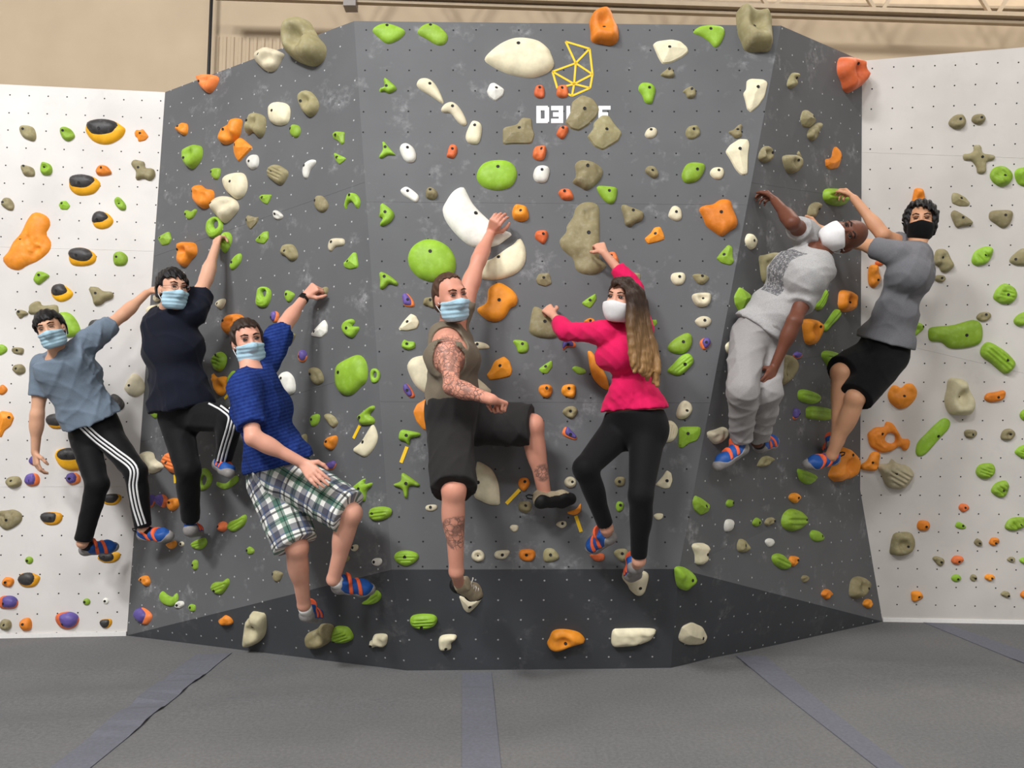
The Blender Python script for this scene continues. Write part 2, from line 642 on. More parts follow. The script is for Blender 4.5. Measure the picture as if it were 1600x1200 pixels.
# seam strips lying on the carpet
for lab, e in (('dark grey seam strip on the carpet, running from the foot of the left facet towards the bottom left corner', ((306, 1024), (362, 1021), (142, 1200), (80, 1200))),
               ('dark grey seam strip on the carpet, straight below the bearded man and the centre panel', ((722, 1052), (768, 1052), (783, 1200), (722, 1200))),
               ('dark grey seam strip on the carpet, slanting away below the right end of the kickboard', ((1150, 1028), (1196, 1030), (1412, 1200), (1370, 1200))),
               ('dark grey seam strip on the carpet, short one in front of the right white wall', ((1443, 973), (1478, 975), (1640, 1032), (1640, 1054)))):
    p = [on_floor(*x) for x in e]
    p[2] = p[1] + (p[2] - p[1]) * 1.3
    p[3] = p[0] + (p[3] - p[0]) * 1.3
    c0 = sum(p) / 4
    v, f = [], []
    n = 40
    for i in range(n + 1):
        s = i / n
        for q in (p[0] * (1 - s) + p[3] * s, p[1] * (1 - s) + p[2] * s):
            xi = np.clip((q[0] + 9) / 18 * (NXF - 1), 0, NXF - 1.001); yi = np.clip((q[1] + 7) / 15.6 * (NYF - 1), 0, NYF - 1.001)
            i0, j0 = int(xi), int(yi)
            z = max(Zf[j0:j0 + 2, i0:i0 + 2].max(), 0) + 0.004
            v.append(np.array([q[0], q[1], z]) - [c0[0], c0[1], 0])
    m = len(v)
    v += [x - [0, 0, 0.003] for x in v]
    for i in range(n):
        a = 2 * i
        f += [(a, a + 1, a + 3, a + 2), (a, a + 2, m + a + 2, m + a), (a + 1, m + a + 1, m + a + 3, a + 3)]
    tag(new_obj('seam_strip', v, f, M['strip'], loc=(c0[0], c0[1], 0)), ' '.join(lab.split()[:16]), 'floor strip', 'seam strips on the carpet')

# ------------------------------------------------------------------ emblem, lettering and tape on the wall
def cpl(px, py):
    return on_plane(px, py, C0 + C_N * 0.001, C_N)


E = {k: (800 + x / 4, y / 4) for k, (x, y) in dict(a=(335, 260), b=(485, 305), c=(398, 395), d=(253, 448), e=(503, 465), f=(388, 525), g=(488, 550), h=(374, 600), i=(283, 552)).items()}
c0 = cpl(895, 108)
em = empty('wall_emblem', c0, 'yellow line drawing of linked triangles printed above the white lettering', 'emblem')
for l in 'ab ac bc be cd ce cf df ef eg fg fh gh di if ih'.split():
    mb = MB()
    mb.bar(cpl(*E[l[0]]) - c0, cpl(*E[l[1]]) - c0, 0.013, 0.003, C_N)
    mb.build('line_bar', M['yellow'], em)
c0 = cpl(896, 180)
tx = empty('wall_lettering', c0, 'white block lettering half hidden behind two olive holds under the yellow emblem', 'lettering')
LET = {'D': [(0, 0, 7, 27), (0, 0, 18, 7), (0, 20, 18, 27), (13, 2, 20, 25)],
       '3': [(0, 0, 18, 7), (3, 10, 18, 17), (0, 20, 18, 27), (12, 0, 19, 27)],
       'L': [(0, 0, 6, 27), (0, 21, 18, 27)],
       'V': [((0, 0), (6, 0), (12, 27), (7, 27)), ((14, 0), (20, 0), (13, 27), (8, 27))],
       'E': [(0, 0, 6, 27), (0, 0, 19, 6), (0, 10, 15, 16), (0, 21, 18, 27)]}
for ch, x0 in zip('D3LVE', (838, 861, 885, 910, 935)):
    mb = MB()
    for k, st in enumerate(LET[ch]):
        if len(st) == 4 and not isinstance(st[0], tuple):
            a0, b0, a1, b1 = st
            st = ((a0, b0), (a1, b0), (a1, b1), (a0, b1))
        mb.prism([cpl(x0 + x, 165.5 + y) - c0 for x, y in st], C_N * (0.001 + 0.0002 * k))
    mb.build('letter', M['white_vinyl'], tx)
for (x0, y0, x1, y1), lab in (((552.5, 685, 562.5, 665), 'yellow tape strip under the two-pronged green hold, beside the cream fin'), ((626.5, 723, 636, 698), 'yellow tape strip under the green three-armed hold, below the orange triangle'),
                              ((791, 787, 812, 765), 'yellow tape strip slanting left below the bearded man\'s raised shin'), ((899.5, 806, 908, 831), 'yellow tape strip below the toe of the bearded man\'s raised shoe'),
                              ((274, 755, 273, 741), 'short yellow tape strip under the round coral hold'), ((308, 798, 309, 776), 'yellow tape strip beside the shin of the man in the navy shirt'), ((351, 623, 360, 613), 'short yellow tape strip between the navy shirt and the royal blue shirt')):
    r = wall_at((x0 + x1) / 2, (y0 + y1) / 2)
    p, n = r[1], r[2]
    mb = MB()
    mb.bar(on_plane(x0, y0, p, n) + n * 0.002 - p, on_plane(x1, y1, p, n) + n * 0.002 - p, 0.021, 0.003, n)
    tag(mb.build('tape_strip', M['yellow'], loc=p), lab, 'tape', 'yellow tape strips on the climbing wall')
HOLD_DATA = """
@A1
kn 152,812 118,800 140,780 200,790 222,840 210,878 170,870 130,845
gn 402,824 372,810 400,790 440,805 465,850 425,880 385,860
bd 625,808 520,800 545,750 610,735 690,740 745,770 775,800 750,850 680,890 610,890 555,860 | 530,780 550,750 620,735 700,745 738,780 720,830 670,852 610,855 560,835
of 878,835 835,825 850,805 870,810 890,800 928,850 905,875 860,885 855,860 840,850
kn 150,1038 128,1035 150,1028 200,1045 215,1075 205,1100 150,1095 132,1065
gj 278,1046 250,1045 265,1010 310,1025 325,1060 310,1090 270,1092 252,1075
on 637,1052 595,1060 620,1030 665,1035 695,1080 650,1095 605,1090
kx 868,1050 815,1025 835,995 875,1000 900,1010 905,1045 955,1050 965,1095 930,1128 895,1110 845,1122 845,1070
bd 500,1148 420,1130 440,1095 510,1083 580,1100 620,1140 600,1185 560,1210 480,1215 430,1180 | 425,1120 445,1093 510,1083 575,1100 595,1135 560,1175 500,1185 440,1165
rj 1263,518 1235,490 1260,465 1320,462 1358,480 1345,530 1310,575 1275,568 1245,530
on 1128,797 1105,805 1130,770 1165,772 1168,820 1150,845 1110,825
on 1410,815 1357,850 1375,810 1430,770 1470,735 1500,745 1495,800 1480,850 1430,890 1380,895
of 1475,908 1447,910 1455,880 1490,850 1530,880 1568,915 1530,955 1480,1010 1460,980 1450,950
gj 1172,995 1142,970 1160,925 1210,902 1250,915 1250,980 1220,1030 1190,1052 1155,1030
gs 1328,1077 1312,1070 1330,1050 1370,1050 1372,1085 1355,1120 1325,1110
cs 1460,1142 1385,1130 1410,1090 1490,1072 1525,1100 1532,1170 1505,1225 1460,1238 1405,1190
on 1228,1205 1210,1180 1240,1150 1275,1175 1320,1185 1325,1240 1295,1290 1255,1300 1220,1270 1205,1220
kj 1562,762 1535,780 1560,720 1590,700 1640,720 1650,760 1640,830 1610,855 1570,820 1540,840
ws 1568,1012 1535,1010 1560,970 1600,965 1612,1000 1600,1045 1560,1055
@A2
cn 38,352 -10,370 15,310 65,290 158,325 150,360 110,430 60,440 15,410
kj+ 310,235 175,250 190,190 225,120 265,100 310,120 345,180 370,220 415,280 400,360 345,400 270,385 200,345 180,300
cs 118,700 70,680 95,640 150,632 195,655 202,710 185,765 130,780 80,755
kj 295,640 265,640 275,590 315,560 355,590 380,640 370,690 330,725 290,700
gs 220,806 207,810 225,775 265,785 272,825 250,858 215,845
gf 500,845 468,835 490,815 550,820 545,850 545,890 528,905 510,880 478,865
gf 507,982 475,945 560,985 545,1005 515,1027 490,1000
kl 105,1075 65,1085 80,1040 125,1025 185,1060 190,1090 160,1145 130,1150 75,1110
ws 302,1035 283,1060 300,1015 340,993 367,1000 355,1030 330,1060 312,1110 290,1105
gs 818,153 722,180 745,150 800,132 870,145 930,180 895,230 820,260 765,225
gs 1090,150 1005,180 1040,145 1090,132 1150,155 1197,210 1180,260 1130,270 1060,230 1015,205
gx 815,540 795,485 815,487 850,515 878,545 860,565 825,578 800,565 770,570 768,550 800,535
cs 1087,523 1000,520 1020,485 1070,480 1115,510 1150,570 1172,630 1155,635 1090,590 1030,555
cs 1228,662 1153,675 1180,640 1225,628 1265,655 1300,710 1317,760 1295,778 1260,755 1215,700 1170,695
cs 1367,785 1330,780 1355,747 1400,760 1412,800 1395,880 1360,895 1320,880 1308,840
wf 1503,552 1440,565 1460,515 1490,508 1555,550 1545,590 1495,628 1455,600
gx 808,920 785,880 800,880 820,905 865,955 870,965 820,965 785,985 765,975 790,930
ws 948,925 895,925 910,895 945,890 985,920 1000,970 985,1005 945,1010 915,980
rn 1228,933 1190,970 1210,905 1250,905 1258,945 1235,985 1200,980
gs 1512,1043 1375,1090 1390,1040 1430,1000 1500,985 1570,990 1615,1020 1632,1075 1615,1130 1575,1165 1500,1178 1425,1160 1390,1130
ws 948,1193 900,1185 930,1162 960,1170 1010,1210 1015,1240 995,1260 960,1240 920,1215
kn 1090,1192 1060,1190 1085,1165 1125,1185 1135,1215 1110,1245 1065,1235
@A3
cs 40,265 -175,340 -150,300 -80,245 0,210 80,205 170,225 230,270 250,310 268,370 240,415 180,445 110,458 0,440 -80,410 -150,370
kf 45,795 -62,795 -45,780 30,765 60,720 125,725 130,790 145,830 125,890 0,890 -60,895
oj 573,180 485,130 500,80 545,45 600,38 630,75 650,130 668,170 668,235 630,268 570,262 500,245 492,180
cf 984,295 882,262 910,240 1000,228 1060,240 1105,280 1110,310 1070,345 1000,380 945,388 920,350
gs 1243,177 1137,190 1170,155 1240,143 1320,155 1337,195 1310,260 1275,285 1240,250 1190,215
kj+ 1512,170 1410,80 1425,40 1470,30 1530,60 1590,65 1625,110 1630,170 1628,290 1560,305 1470,300 1440,240 1420,190
kn 982,434 928,460 965,430 985,415 1010,440 1015,475 975,482 940,472
gs 857,552 790,550 810,512 870,515 900,550 890,600 875,642 835,635 815,590
kn 1122,560 1068,568 1095,545 1130,538 1152,570 1140,605 1100,610 1085,580
cf 1538,543 1450,570 1470,545 1472,490 1500,475 1580,480 1610,500 1590,590 1550,650 1500,692 1475,670 1465,620
rn 173,552 137,575 150,535 190,530 205,565 198,605 165,610 143,595
rn 313,553 277,575 290,535 335,530 352,560 345,600 305,608 282,595
kf 453,683 330,750 365,690 375,620 440,575 510,600 553,665 530,720 480,770 420,808 370,795
kf 592,810 470,840 510,790 510,755 560,705 610,705 645,760 695,815 670,870 620,900 570,930 515,905 490,870
rn 317,806 278,830 300,790 345,785 352,815 320,865 285,850
rn 183,936 128,960 145,915 205,908 215,940 200,990 165,1000 135,985
ws 187,1065 132,1085 150,1040 190,1028 230,1040 235,1075 215,1130 170,1138 140,1120
kn 470,1047 378,1130 400,1090 395,1020 430,990 500,1000 560,1035 570,1080 530,1140 470,1180 425,1160
cs 868,812 830,840 850,800 890,793 910,815 895,850 855,862
kn 1133,812 1085,825 1105,788 1160,785 1178,830 1140,862 1100,860
kn 1410,810 1352,820 1385,805 1420,775 1442,780 1435,820 1440,845 1400,860 1375,840
cf 1425,928 1338,935 1370,890 1430,852 1485,855 1495,890 1485,960 1483,1080 1440,1085 1405,1050 1370,985
kn 877,1068 833,1060 850,1035 895,1040 918,1085 890,1112 845,1085
gs 1155,1063 1063,1100 1070,1060 1100,1015 1160,1008 1210,1025 1200,1075 1160,1125 1090,1138
cs 1290,1067 1238,1080 1260,1045 1315,1045 1328,1080 1305,1115 1265,1112
kj 1610,958 1550,970 1570,925 1600,910 1625,950 1622,1000 1590,1015 1555,1000
rn 327,1200 288,1200 310,1178 360,1180 385,1220 375,1245 320,1245 300,1225
gs 607,1195 530,1165 560,1155 650,1165 660,1190 650,1245 625,1270 590,1260 550,1215
@A4
kn 170,490 128,520 145,470 170,450 190,470 185,520 160,550 135,545
kf 278,730 210,740 225,690 250,680 290,710 310,760 270,798 225,790
kn 300,835 255,840 270,800 310,768 340,765 335,800 310,860 285,880 262,865
kj 170,1005 100,990 115,968 175,965 200,990 205,1030 190,1070 150,1085 120,1060
kf - 190,955 203,937 220,975 232,1030 215,1045 206,1000
of 458,985 370,990 410,985 420,930 435,908 465,940 470,990 450,1050 400,1058 375,1040
rj 535,405 455,410 470,355 520,352 570,370 585,410 615,470 590,530 530,575 495,560 480,510 460,460
kn 1195,747 1132,765 1160,725 1210,710 1240,745 1230,790 1190,805 1150,795
kn 1325,738 1275,750 1290,718 1340,710 1363,740 1340,775 1295,772
kx 1340,980 1230,960 1270,955 1295,935 1295,905 1340,905 1350,950 1420,965 1425,995 1375,1010 1370,1075 1320,1080 1310,1040 1275,1000 1235,1000
gL 1473,1097 1393,1090 1420,1045 1480,1035 1530,1070 1535,1110 1510,1150 1460,1165 1410,1135
gL 1600,1092 1545,1085 1570,1050 1640,1045 1660,1100 1630,1160 1570,1150
@B1
kn 25,68 5,75 20,40 55,35 85,75 78,110 45,110 15,90
gf 388,72 362,80 375,55 410,50 438,85 420,110 375,108
gj 745,73 712,50 735,28 760,45 785,80 780,110 750,110 722,85
oR 112,282 -5,400 30,360 60,300 110,240 150,160 190,115 240,120 285,150 295,200 270,250 300,300 290,360 220,420 150,450 100,480 40,470 0,430
bd 612,177 570,175 580,135 610,115 660,125 690,150 705,180 680,215 630,230 585,215 | 570,165 585,130 620,115 660,130 682,165 650,195 610,200 575,190
bd 482,398 420,390 435,355 490,340 550,355 595,395 580,440 520,460 450,455 425,430 | 420,385 440,353 500,342 555,360 582,395 560,430 510,440 450,425
gs 732,408 703,415 712,380 750,368 790,395 795,430 770,458 715,455
gn 250,522 205,550 225,500 260,495 305,520 290,540 265,560 235,578
bd 358,620 310,620 330,580 375,570 420,595 452,630 430,665 375,685 330,665 | 315,615 330,582 378,570 415,600 425,630 390,652 350,655 322,640
kx 603,635 550,595 600,590 640,615 690,620 705,645 690,665 650,680 630,700 585,705 572,660
kn 122,750 97,755 115,735 150,740 175,760 150,775 120,790
kx - 175,705 210,680 240,680 260,705 340,700 357,730 340,760 180,760 172,735
gs - 360,755 420,750 465,790 495,850 490,890 440,905 380,900 350,830
ns - 550,825 570,800 610,795 640,815 620,850 555,845
kn 110,990 70,990 85,970 140,975 145,1000 130,1015 85,1008
kn 107,1105 75,1105 90,1080 130,1075 155,1100 150,1130 110,1140 80,1120
gs - -20,985 0,950 35,965 42,990 20,1010 -10,1020
gn - 182,1085 200,1068 218,1080 215,1110 190,1105
gs 1163,140 1148,125 1160,110 1190,118 1215,103 1225,115 1200,160 1170,170 1152,150
gf 1005,287 978,290 995,270 1050,240 1065,290 1050,325 1005,335
oj 1130,365 1112,390 1120,320 1160,308 1210,320 1218,380 1185,420 1150,465 1115,450
cn 1352,82 1320,80 1345,35 1400,20 1460,45 1480,90 1460,130 1400,190 1370,175 1330,120
gt - 1282,230 1295,175 1340,150 1378,180 1380,230 1350,275 1310,285 1290,260 | 1322,195 1340,172 1360,190 1358,218 1340,228 1326,215
gL - 1370,290 1390,250 1425,250 1440,290 1425,340 1395,380 1375,350
gs 1453,440 1430,455 1450,410 1490,380 1503,400 1490,445 1450,485 1432,475
cs 1278,462 1262,460 1285,440 1305,440 1300,470 1270,475
cn 1370,700 1348,700 1365,675 1400,665 1405,690 1380,732 1355,720
oj 1415,808 1393,830 1410,775 1460,758 1510,775 1500,830 1440,890 1405,880
gL 1362,1022 1320,1065 1335,1015 1370,995 1405,1025 1400,1080 1370,1120 1335,1110
on - 1320,1130 1345,1155 1400,1150 1408,1190 1400,1240 1375,1275 1345,1250 1325,1200
gs - 1410,1170 1440,1120 1462,1120 1455,1160 1440,1240 1415,1230
cs 950,742 905,740 930,710 970,700 1010,690 1015,720 970,760 940,785
cn - 960,650 990,640 1005,655 1000,675 965,685
kf 1543,175 1525,170 1540,140 1590,155 1610,150 1600,190 1560,235 1540,215
@B2
gf 42,35 8,30 30,12 95,12 80,50 65,77 35,65
ks 373,55 358,70 370,25 405,20 440,60 440,100 410,125 375,110
gx 588,20 545,100 555,50 575,5 620,10 645,55 630,105 605,70 585,55 565,75 560,105
wn 125,140 105,130 125,112 165,145 150,170 115,165
gf 30,285 0,285 40,245 70,240 72,290 45,325 0,315 -15,300
kn 187,370 148,370 165,330 220,325 250,370 250,410 215,430 180,400 155,390
cs 473,312 445,325 465,290 520,285 545,295 540,330 490,340 465,368 447,360
gf 575,433 535,445 560,420 600,372 620,375 630,440 630,470 580,482 545,470
gx 808,128 770,120 775,70 800,70 850,110 862,140 840,180 795,207 768,200 790,160 765,150
ws 1373,122 1160,90 1180,40 1230,-30 1290,-55 1320,-10 1360,60 1450,150 1520,205 1600,240 1560,280 1500,318 1400,332 1320,310 1240,240 1180,160
cs 1515,400 1390,520 1420,430 1480,400 1550,350 1610,310 1650,275 1685,340 1685,420 1650,480 1580,520 1480,540
gs 1090,375 942,400 970,330 1040,285 1120,285 1200,330 1245,410 1240,490 1200,530 1110,553 1020,530 960,470
gt - 0,640 10,600 45,588 80,610 82,660 60,710 25,720 -5,700 | 30,625 45,608 60,620 58,645 42,655
gs 195,640 173,640 185,612 215,620 237,640 215,680 195,688 178,665
gx 803,530 768,500 800,500 850,530 887,565 875,582 830,570 800,600 770,600 772,550
pd 950,675 910,650 925,632 950,635 985,680 985,715 930,712 915,680
kn 1090,675 1042,690 1055,660 1120,655 1140,690 1110,725 1070,710 1048,705
cf 945,810 880,860 920,800 965,753 1000,770 1020,810 1005,850 940,865
pd 103,785 92,790 100,750 125,745 140,770 125,812 98,810
wf 363,872 330,890 370,840 420,790 440,830 435,880 400,910 340,900
gx 573,852 530,850 545,810 590,790 610,810 590,835 635,840 630,865 595,910 550,890
kn 205,915 175,940 195,900 215,880 240,890 225,930 205,960 185,950
gn 943,950 908,945 925,920 950,930 990,935 992,970 950,985 912,970
pd 278,1030 258,1025 270,990 300,990 315,1025 300,1060 270,1060
kn 350,1140 328,1130 340,1095 380,1100 405,1130 415,1180 380,1205 350,1190 335,1160
gs 520,1128 475,1130 490,1075 550,1035 620,1012 665,1050 678,1120 670,1180 640,1210 580,1265 520,1265 480,1210
gt - 708,1140 720,1105 750,1105 768,1140 755,1185 720,1190 | 728,1140 738,1122 750,1135 746,1158 733,1160
ws 165,1165 130,1170 150,1130 185,1120 220,1150 235,1200 230,1250 190,1265 160,1230
ox 1520,677 1380,720 1440,680 1450,600 1490,565 1530,558 1600,600 1635,650 1625,700 1590,720 1560,770 1520,800 1460,800 1400,760
cs 1382,950 1345,945 1385,932 1440,945 1460,970 1430,978 1350,978
cs - 935,1090 950,1040 990,1015 1070,1010 1200,1060 1350,1130 1450,1210 1460,1250 1300,1340 1150,1290 1050,1250 980,1190
of 1525,1087 1437,1140 1460,1110 1490,1050 1550,1020 1585,1050 1605,1110 1590,1150 1530,1165 1460,1175
kn - 405,605 435,590 447,605 440,635 415,650 400,630
@B3
on 53,125 0,120 15,80 50,75 90,90 105,130 100,165 60,182 10,165
kR 482,243 300,280 340,230 345,190 385,130 400,80 440,45 500,38 545,60 555,120 555,280 550,330 560,400 600,440 540,495 460,498 405,470 385,400 350,370 310,330
kx 755,120 683,90 700,70 730,85 800,110 825,130 815,170 770,190 745,212 710,200 700,150
cs 1025,127 978,140 1000,90 1030,83 1060,110 1062,160 1030,178 990,160
ox 1302,132 1175,100 1200,75 1260,65 1310,35 1370,45 1390,100 1418,170 1410,210 1370,235 1320,268 1270,240 1220,200 1200,150
of 895,260 827,285 870,250 890,215 930,208 950,250 960,290 920,305 850,322
rn 195,267 142,280 155,240 215,240 225,275 200,322 165,305
rn 620,398 600,380 640,372 660,400 668,440 640,450 610,430
kf 198,537 147,545 165,505 235,500 252,570 210,590 160,575
kf 763,532 720,520 745,497 805,505 805,540 780,570 735,550
cs 1045,532 993,530 1010,503 1070,500 1088,530 1070,570 1030,580 1003,560
kn 1187,527 1130,520 1160,507 1210,515 1235,535 1205,570 1165,570
cj 1195,663 1127,660 1145,630 1235,628 1247,670 1220,710 1160,710
cs 1203,803 1145,805 1180,775 1225,775 1250,800 1230,835 1180,843
gf 1325,390 1278,410 1310,370 1355,320 1385,340 1385,400 1395,430 1370,455 1310,440
cs 1500,305 1465,300 1480,262 1510,262 1535,300 1525,345 1500,360 1475,335
gf 487,675 432,690 480,655 525,628 530,670 490,725 455,710
ks 205,810 107,840 130,720 160,710 200,730 300,760 320,780 290,890 250,910 170,905 115,880
on 490,805 450,805 485,785 515,795 515,820 460,820
gf - 870,795 905,795 910,820 880,850
gs 65,950 5,930 30,920 95,935 103,980 85,1003 40,1003 25,965
gs 1068,938 975,970 990,940 1040,900 1100,875 1130,900 1125,960 1090,1000 1040,1010 990,995
gl 1080,1078 975,1110 1010,1070 1060,1020 1110,1005 1142,1050 1110,1100 1050,1145 990,1130
pd 1210,942 1173,945 1190,915 1225,910 1245,940 1225,975 1195,985
pd 350,955 315,955 330,925 365,920 400,945 395,970 345,970 320,990
gf 210,1090 163,1105 210,1070 250,1047 255,1090 220,1135 185,1130
gs - 375,1100 400,1085 455,1105 460,1130 420,1138 390,1120
os - 475,1000 490,985 510,1000 560,1080 600,1160 610,1230 560,1215 500,1140
gf - 1405,650 1440,587 1510,640 1500,690 1440,755 1410,700
cs - 1342,960 1365,935 1390,940 1380,1020 1350,1000
wn - 1560,12 1583,-12 1605,2 1612,35 1592,58 1570,42
@B4
gl+ - 355,20 370,-20 430,-25 490,-10 497,40 480,80 420,82 370,60
kl - -35,400 0,390 60,375 120,385 132,430 100,480 50,520 0,570 -20,540 -30,470
oj - 905,50 915,0 925,-25 970,-20 985,30 990,60 970,110 900,110
kn 310,108 255,130 270,80 310,60 328,80 320,120 290,165 260,155
kf 1208,38 1150,30 1160,0 1195,5 1240,30 1270,65 1260,88 1200,88 1155,70
kx 1212,160 1148,140 1165,112 1200,125 1275,175 1280,205 1220,215 1185,222 1165,190
ks 1478,145 1387,150 1400,118 1460,110 1530,115 1535,160 1510,210 1470,225 1430,200 1395,175
gL 1355,395 1278,420 1300,370 1360,340 1405,345 1410,385 1380,440 1320,462 1285,450
kn 1083,410 1040,420 1060,360 1120,360 1150,420 1168,460 1130,500 1090,500 1070,465 1040,450
kn 1083,538 1040,540 1055,520 1100,520 1112,545 1090,565 1055,560
ks 1542,420 1515,425 1540,390 1600,350 1640,380 1640,450 1570,460 1525,445
gL 1495,640 1413,655 1440,600 1490,570 1550,600 1562,650 1530,695 1470,700 1430,680
on 685,550 628,520 640,460 690,455 700,500 710,550 670,600 635,580
rn - 670,440 700,420 730,440 710,460 680,458
gs 1243,895 1015,890 1025,850 1080,840 1180,830 1290,800 1345,815 1362,870 1350,940 1290,970 1200,983 1140,975 1095,940 1030,935
kn 1360,765 1305,785 1330,755 1385,752 1397,780 1370,805 1330,808
gl+ 1487,1048 1337,990 1360,950 1400,940 1480,985 1545,1050 1550,1090 1510,1135 1470,1130 1400,1070 1345,1030
gn - 1540,800 1570,765 1620,750 1640,800 1590,840 1550,830
gj 968,840 900,860 920,820 960,820 978,850 950,880 905,910
oj 500,690 450,680 460,620 500,612 540,640 540,690 520,745 470,745 450,710
oj 298,842 230,830 240,795 300,795 325,830 320,900 290,955 250,945 235,890
gl - 300,690 330,640 355,600 375,620 370,670 340,735 305,730
gl - 358,840 390,790 430,735 460,740 450,790 400,840 370,875
gl - 345,1010 370,990 430,1000 450,1030 430,1075 400,1110 370,1070 350,1040
pd - 160,1020 185,1000 215,1010 210,1035 180,1045
kj 90,1140 50,1110 110,1030 150,1020 175,1080 150,1160 100,1210 60,1200
@C1
os - 0,10 20,5 45,35 20,65 -10,60
of 55,208 -20,180 0,165 60,175 80,210 60,260 20,290 0,335 -20,330
bd - 280,225 300,195 360,183 405,210 418,245 390,275 330,280 295,260 | 280,220 300,192 360,184 400,212 405,240 370,265 320,262 290,250
ns - 680,90 700,60 740,75 775,120 760,160 710,165 690,140
cs 812,10 770,20 800,-40 830,-70 870,-50 900,0 895,50 850,78 800,65 775,40
bd 415,450 330,445 350,410 420,398 500,410 538,450 535,510 500,535 430,543 370,520 340,480 | 345,435 370,408 430,398 500,412 530,450 500,480 440,492 380,485 350,460
pl 192,605 150,600 170,565 220,558 245,590 235,630 190,640 155,625
pl 440,592 408,590 425,560 470,555 500,580 495,615 450,632 415,615
pl - 525,595 545,575 560,590 560,620 530,615
pd - 178,480 200,450 220,470 215,510 185,500
kn 72,605 30,605 55,580 110,578 132,610 115,640 65,648 35,630
kR 42,850 -20,800 30,790 80,785 125,810 130,850 100,885 40,915 0,900 -25,860
bd 318,838 245,835 265,805 330,800 375,810 385,840 360,875 310,885 265,870 | 245,830 265,805 340,805 355,835 340,865 300,870 260,860
bd 650,1080 600,1090 620,1060 680,1050 740,1055 745,1085 710,1115 650,1120 615,1105 | 605,1085 625,1060 690,1055 715,1080 700,1105 650,1112
bd - 640,720 660,690 740,690 755,720 720,755 660,755 640,740 | 645,720 660,690 735,690 740,715 710,745 660,742
gs 172,1104 E180,1102,26,24
gf 943,132 918,150 935,110 970,70 990,100 1005,180 960,220 930,195
cn 1020,255 997,255 1015,225 1045,225 1055,255 1035,295 1010,285
cn - 870,450 900,420 945,430 960,470 1012,510 980,545 930,560 900,520
rl 1060,490 1010,490 1030,435 1080,425 1125,455 1130,500 1100,555 1065,555 1030,520
pl - 908,735 920,695 955,695 965,730 945,770 915,765
pl - 970,730 985,692 1025,695 1045,735 1020,775 985,755
oj 1068,740 1048,740 1060,715 1110,718 1110,765 1075,795 1055,775
gt - 1235,600 1250,530 1290,535 1315,590 1290,650 1245,665 1225,640 | 1250,605 1265,570 1285,590 1275,625 1258,632
gl - 1340,610 1400,620 1465,570 1475,610 1400,660 1350,640
rn 1380,890 1355,890 1375,860 1410,865 1420,900 1390,925 1360,910
gl - 1415,900 1430,860 1480,840 1520,815 1533,840 1510,890 1450,925
gs 1548,1040 1535,1040 1555,1015 1585,1035 1580,1060 1550,1065
gs 1210,1132 1195,1130 1205,1100 1230,1105 1232,1150 1215,1165 1197,1150
gl - 1195,990 1270,960 1285,1000 1250,1035 1200,1025
cs 1133,1000 E1133,1000,16,16
on - 1035,1000 1090,980 1098,1010 1070,1032 1045,1020
gs - E1600,615,16,20
@C2
gs 352,222 332,225 345,195 380,185 395,205 380,250 345,265
kn - 425,190 455,185 490,210 505,245 480,272 450,250 430,220
gx 655,210 622,210 690,150 725,132 735,150 700,190 720,205 735,230 720,250 650,255 640,225
on 445,360 422,370 440,335 490,320 503,340 495,380 470,412 435,400
cs 660,362 588,410 640,360 690,280 715,250 740,300 742,350 715,410 670,455 630,445
pd 445,510 412,510 440,490 480,480 495,500 475,535 435,535
gx 647,655 590,650 650,600 675,590 665,625 715,615 710,640 680,670 670,735 640,720 635,690 595,675
gl 730,810 697,805 715,775 780,765 830,780 832,815 800,845 740,858 705,840
gx 940,322 888,325 905,285 960,290 1025,305 1022,325 965,340 955,385 930,360 895,350
gx 937,622 855,625 900,605 905,560 930,560 1020,625 1010,640 955,640 945,710 925,710 910,660 865,640
gl 930,1082 858,1080 880,1050 940,1040 1000,1055 1015,1085 985,1120 930,1140 875,1115
of 1090,180 975,170 1000,120 1060,85 1130,60 1140,100 1110,190 1085,290 1040,285 995,230
pd 945,40 915,20 925,0 950,0 985,50 990,80 960,85 925,50
cs 1090,770 1057,770 1075,755 1125,755 1130,780 1100,795 1065,790
cs 1387,615 1360,600 1375,500 1385,480 1430,500 1480,540 1515,620 1525,720 1520,755 1460,755 1400,730 1360,700
cj 1387,1073 1345,1075 1360,1045 1400,1037 1427,1065 1420,1100 1385,1112 1355,1100
cn 1540,1068 1488,1065 1510,1042 1580,1040 1582,1065 1550,1095 1500,1090
cs 607,1022 590,1025 605,1005 632,1005 635,1030 615,1047 595,1040
ws 740,1112 720,1110 735,1090 775,1090 783,1115 760,1138 730,1132
ks 108,1187 100,1180 115,1165 160,1180 160,1200 140,1235 115,1235 100,1210
ks - 555,1080 575,1070 585,1090 570,1110 550,1110
kn - 282,320 310,315 312,370 290,400 280,370
gs - -10,600 20,600 45,640 10,655 -5,640
@C3
on 215,28 165,40 180,5 235,2 255,35 235,80 195,82
on 355,28 308,45 325,5 390,2 400,40 385,85 330,75
kn 365,170 315,170 345,140 390,138 412,170 380,215 335,200
pd 365,315 313,300 335,265 370,295 405,330 395,350 345,335 320,320
cn 1090,168 1028,190 1045,130 1080,100 1120,120 1130,165 1095,210 1050,218
cl - 950,250 985,225 1020,240 1043,285 1020,345 975,365 945,350
gf 1097,310 1045,270 1070,262 1185,262 1185,310 1160,355 1110,370 1070,402 1040,395
cn - 1230,305 1280,285 1330,268 1350,285 1340,340 1290,378 1255,360
on 80,610 38,610 60,585 100,590 110,630 75,670 45,645
kn 85,760 38,760 55,735 110,735 125,770 100,805 50,795
cj 377,612 E365,613,38,36
cn 315,872 275,880 295,860 335,858 340,885 310,902
cs - -15,900 0,880 38,885 35,915 10,925
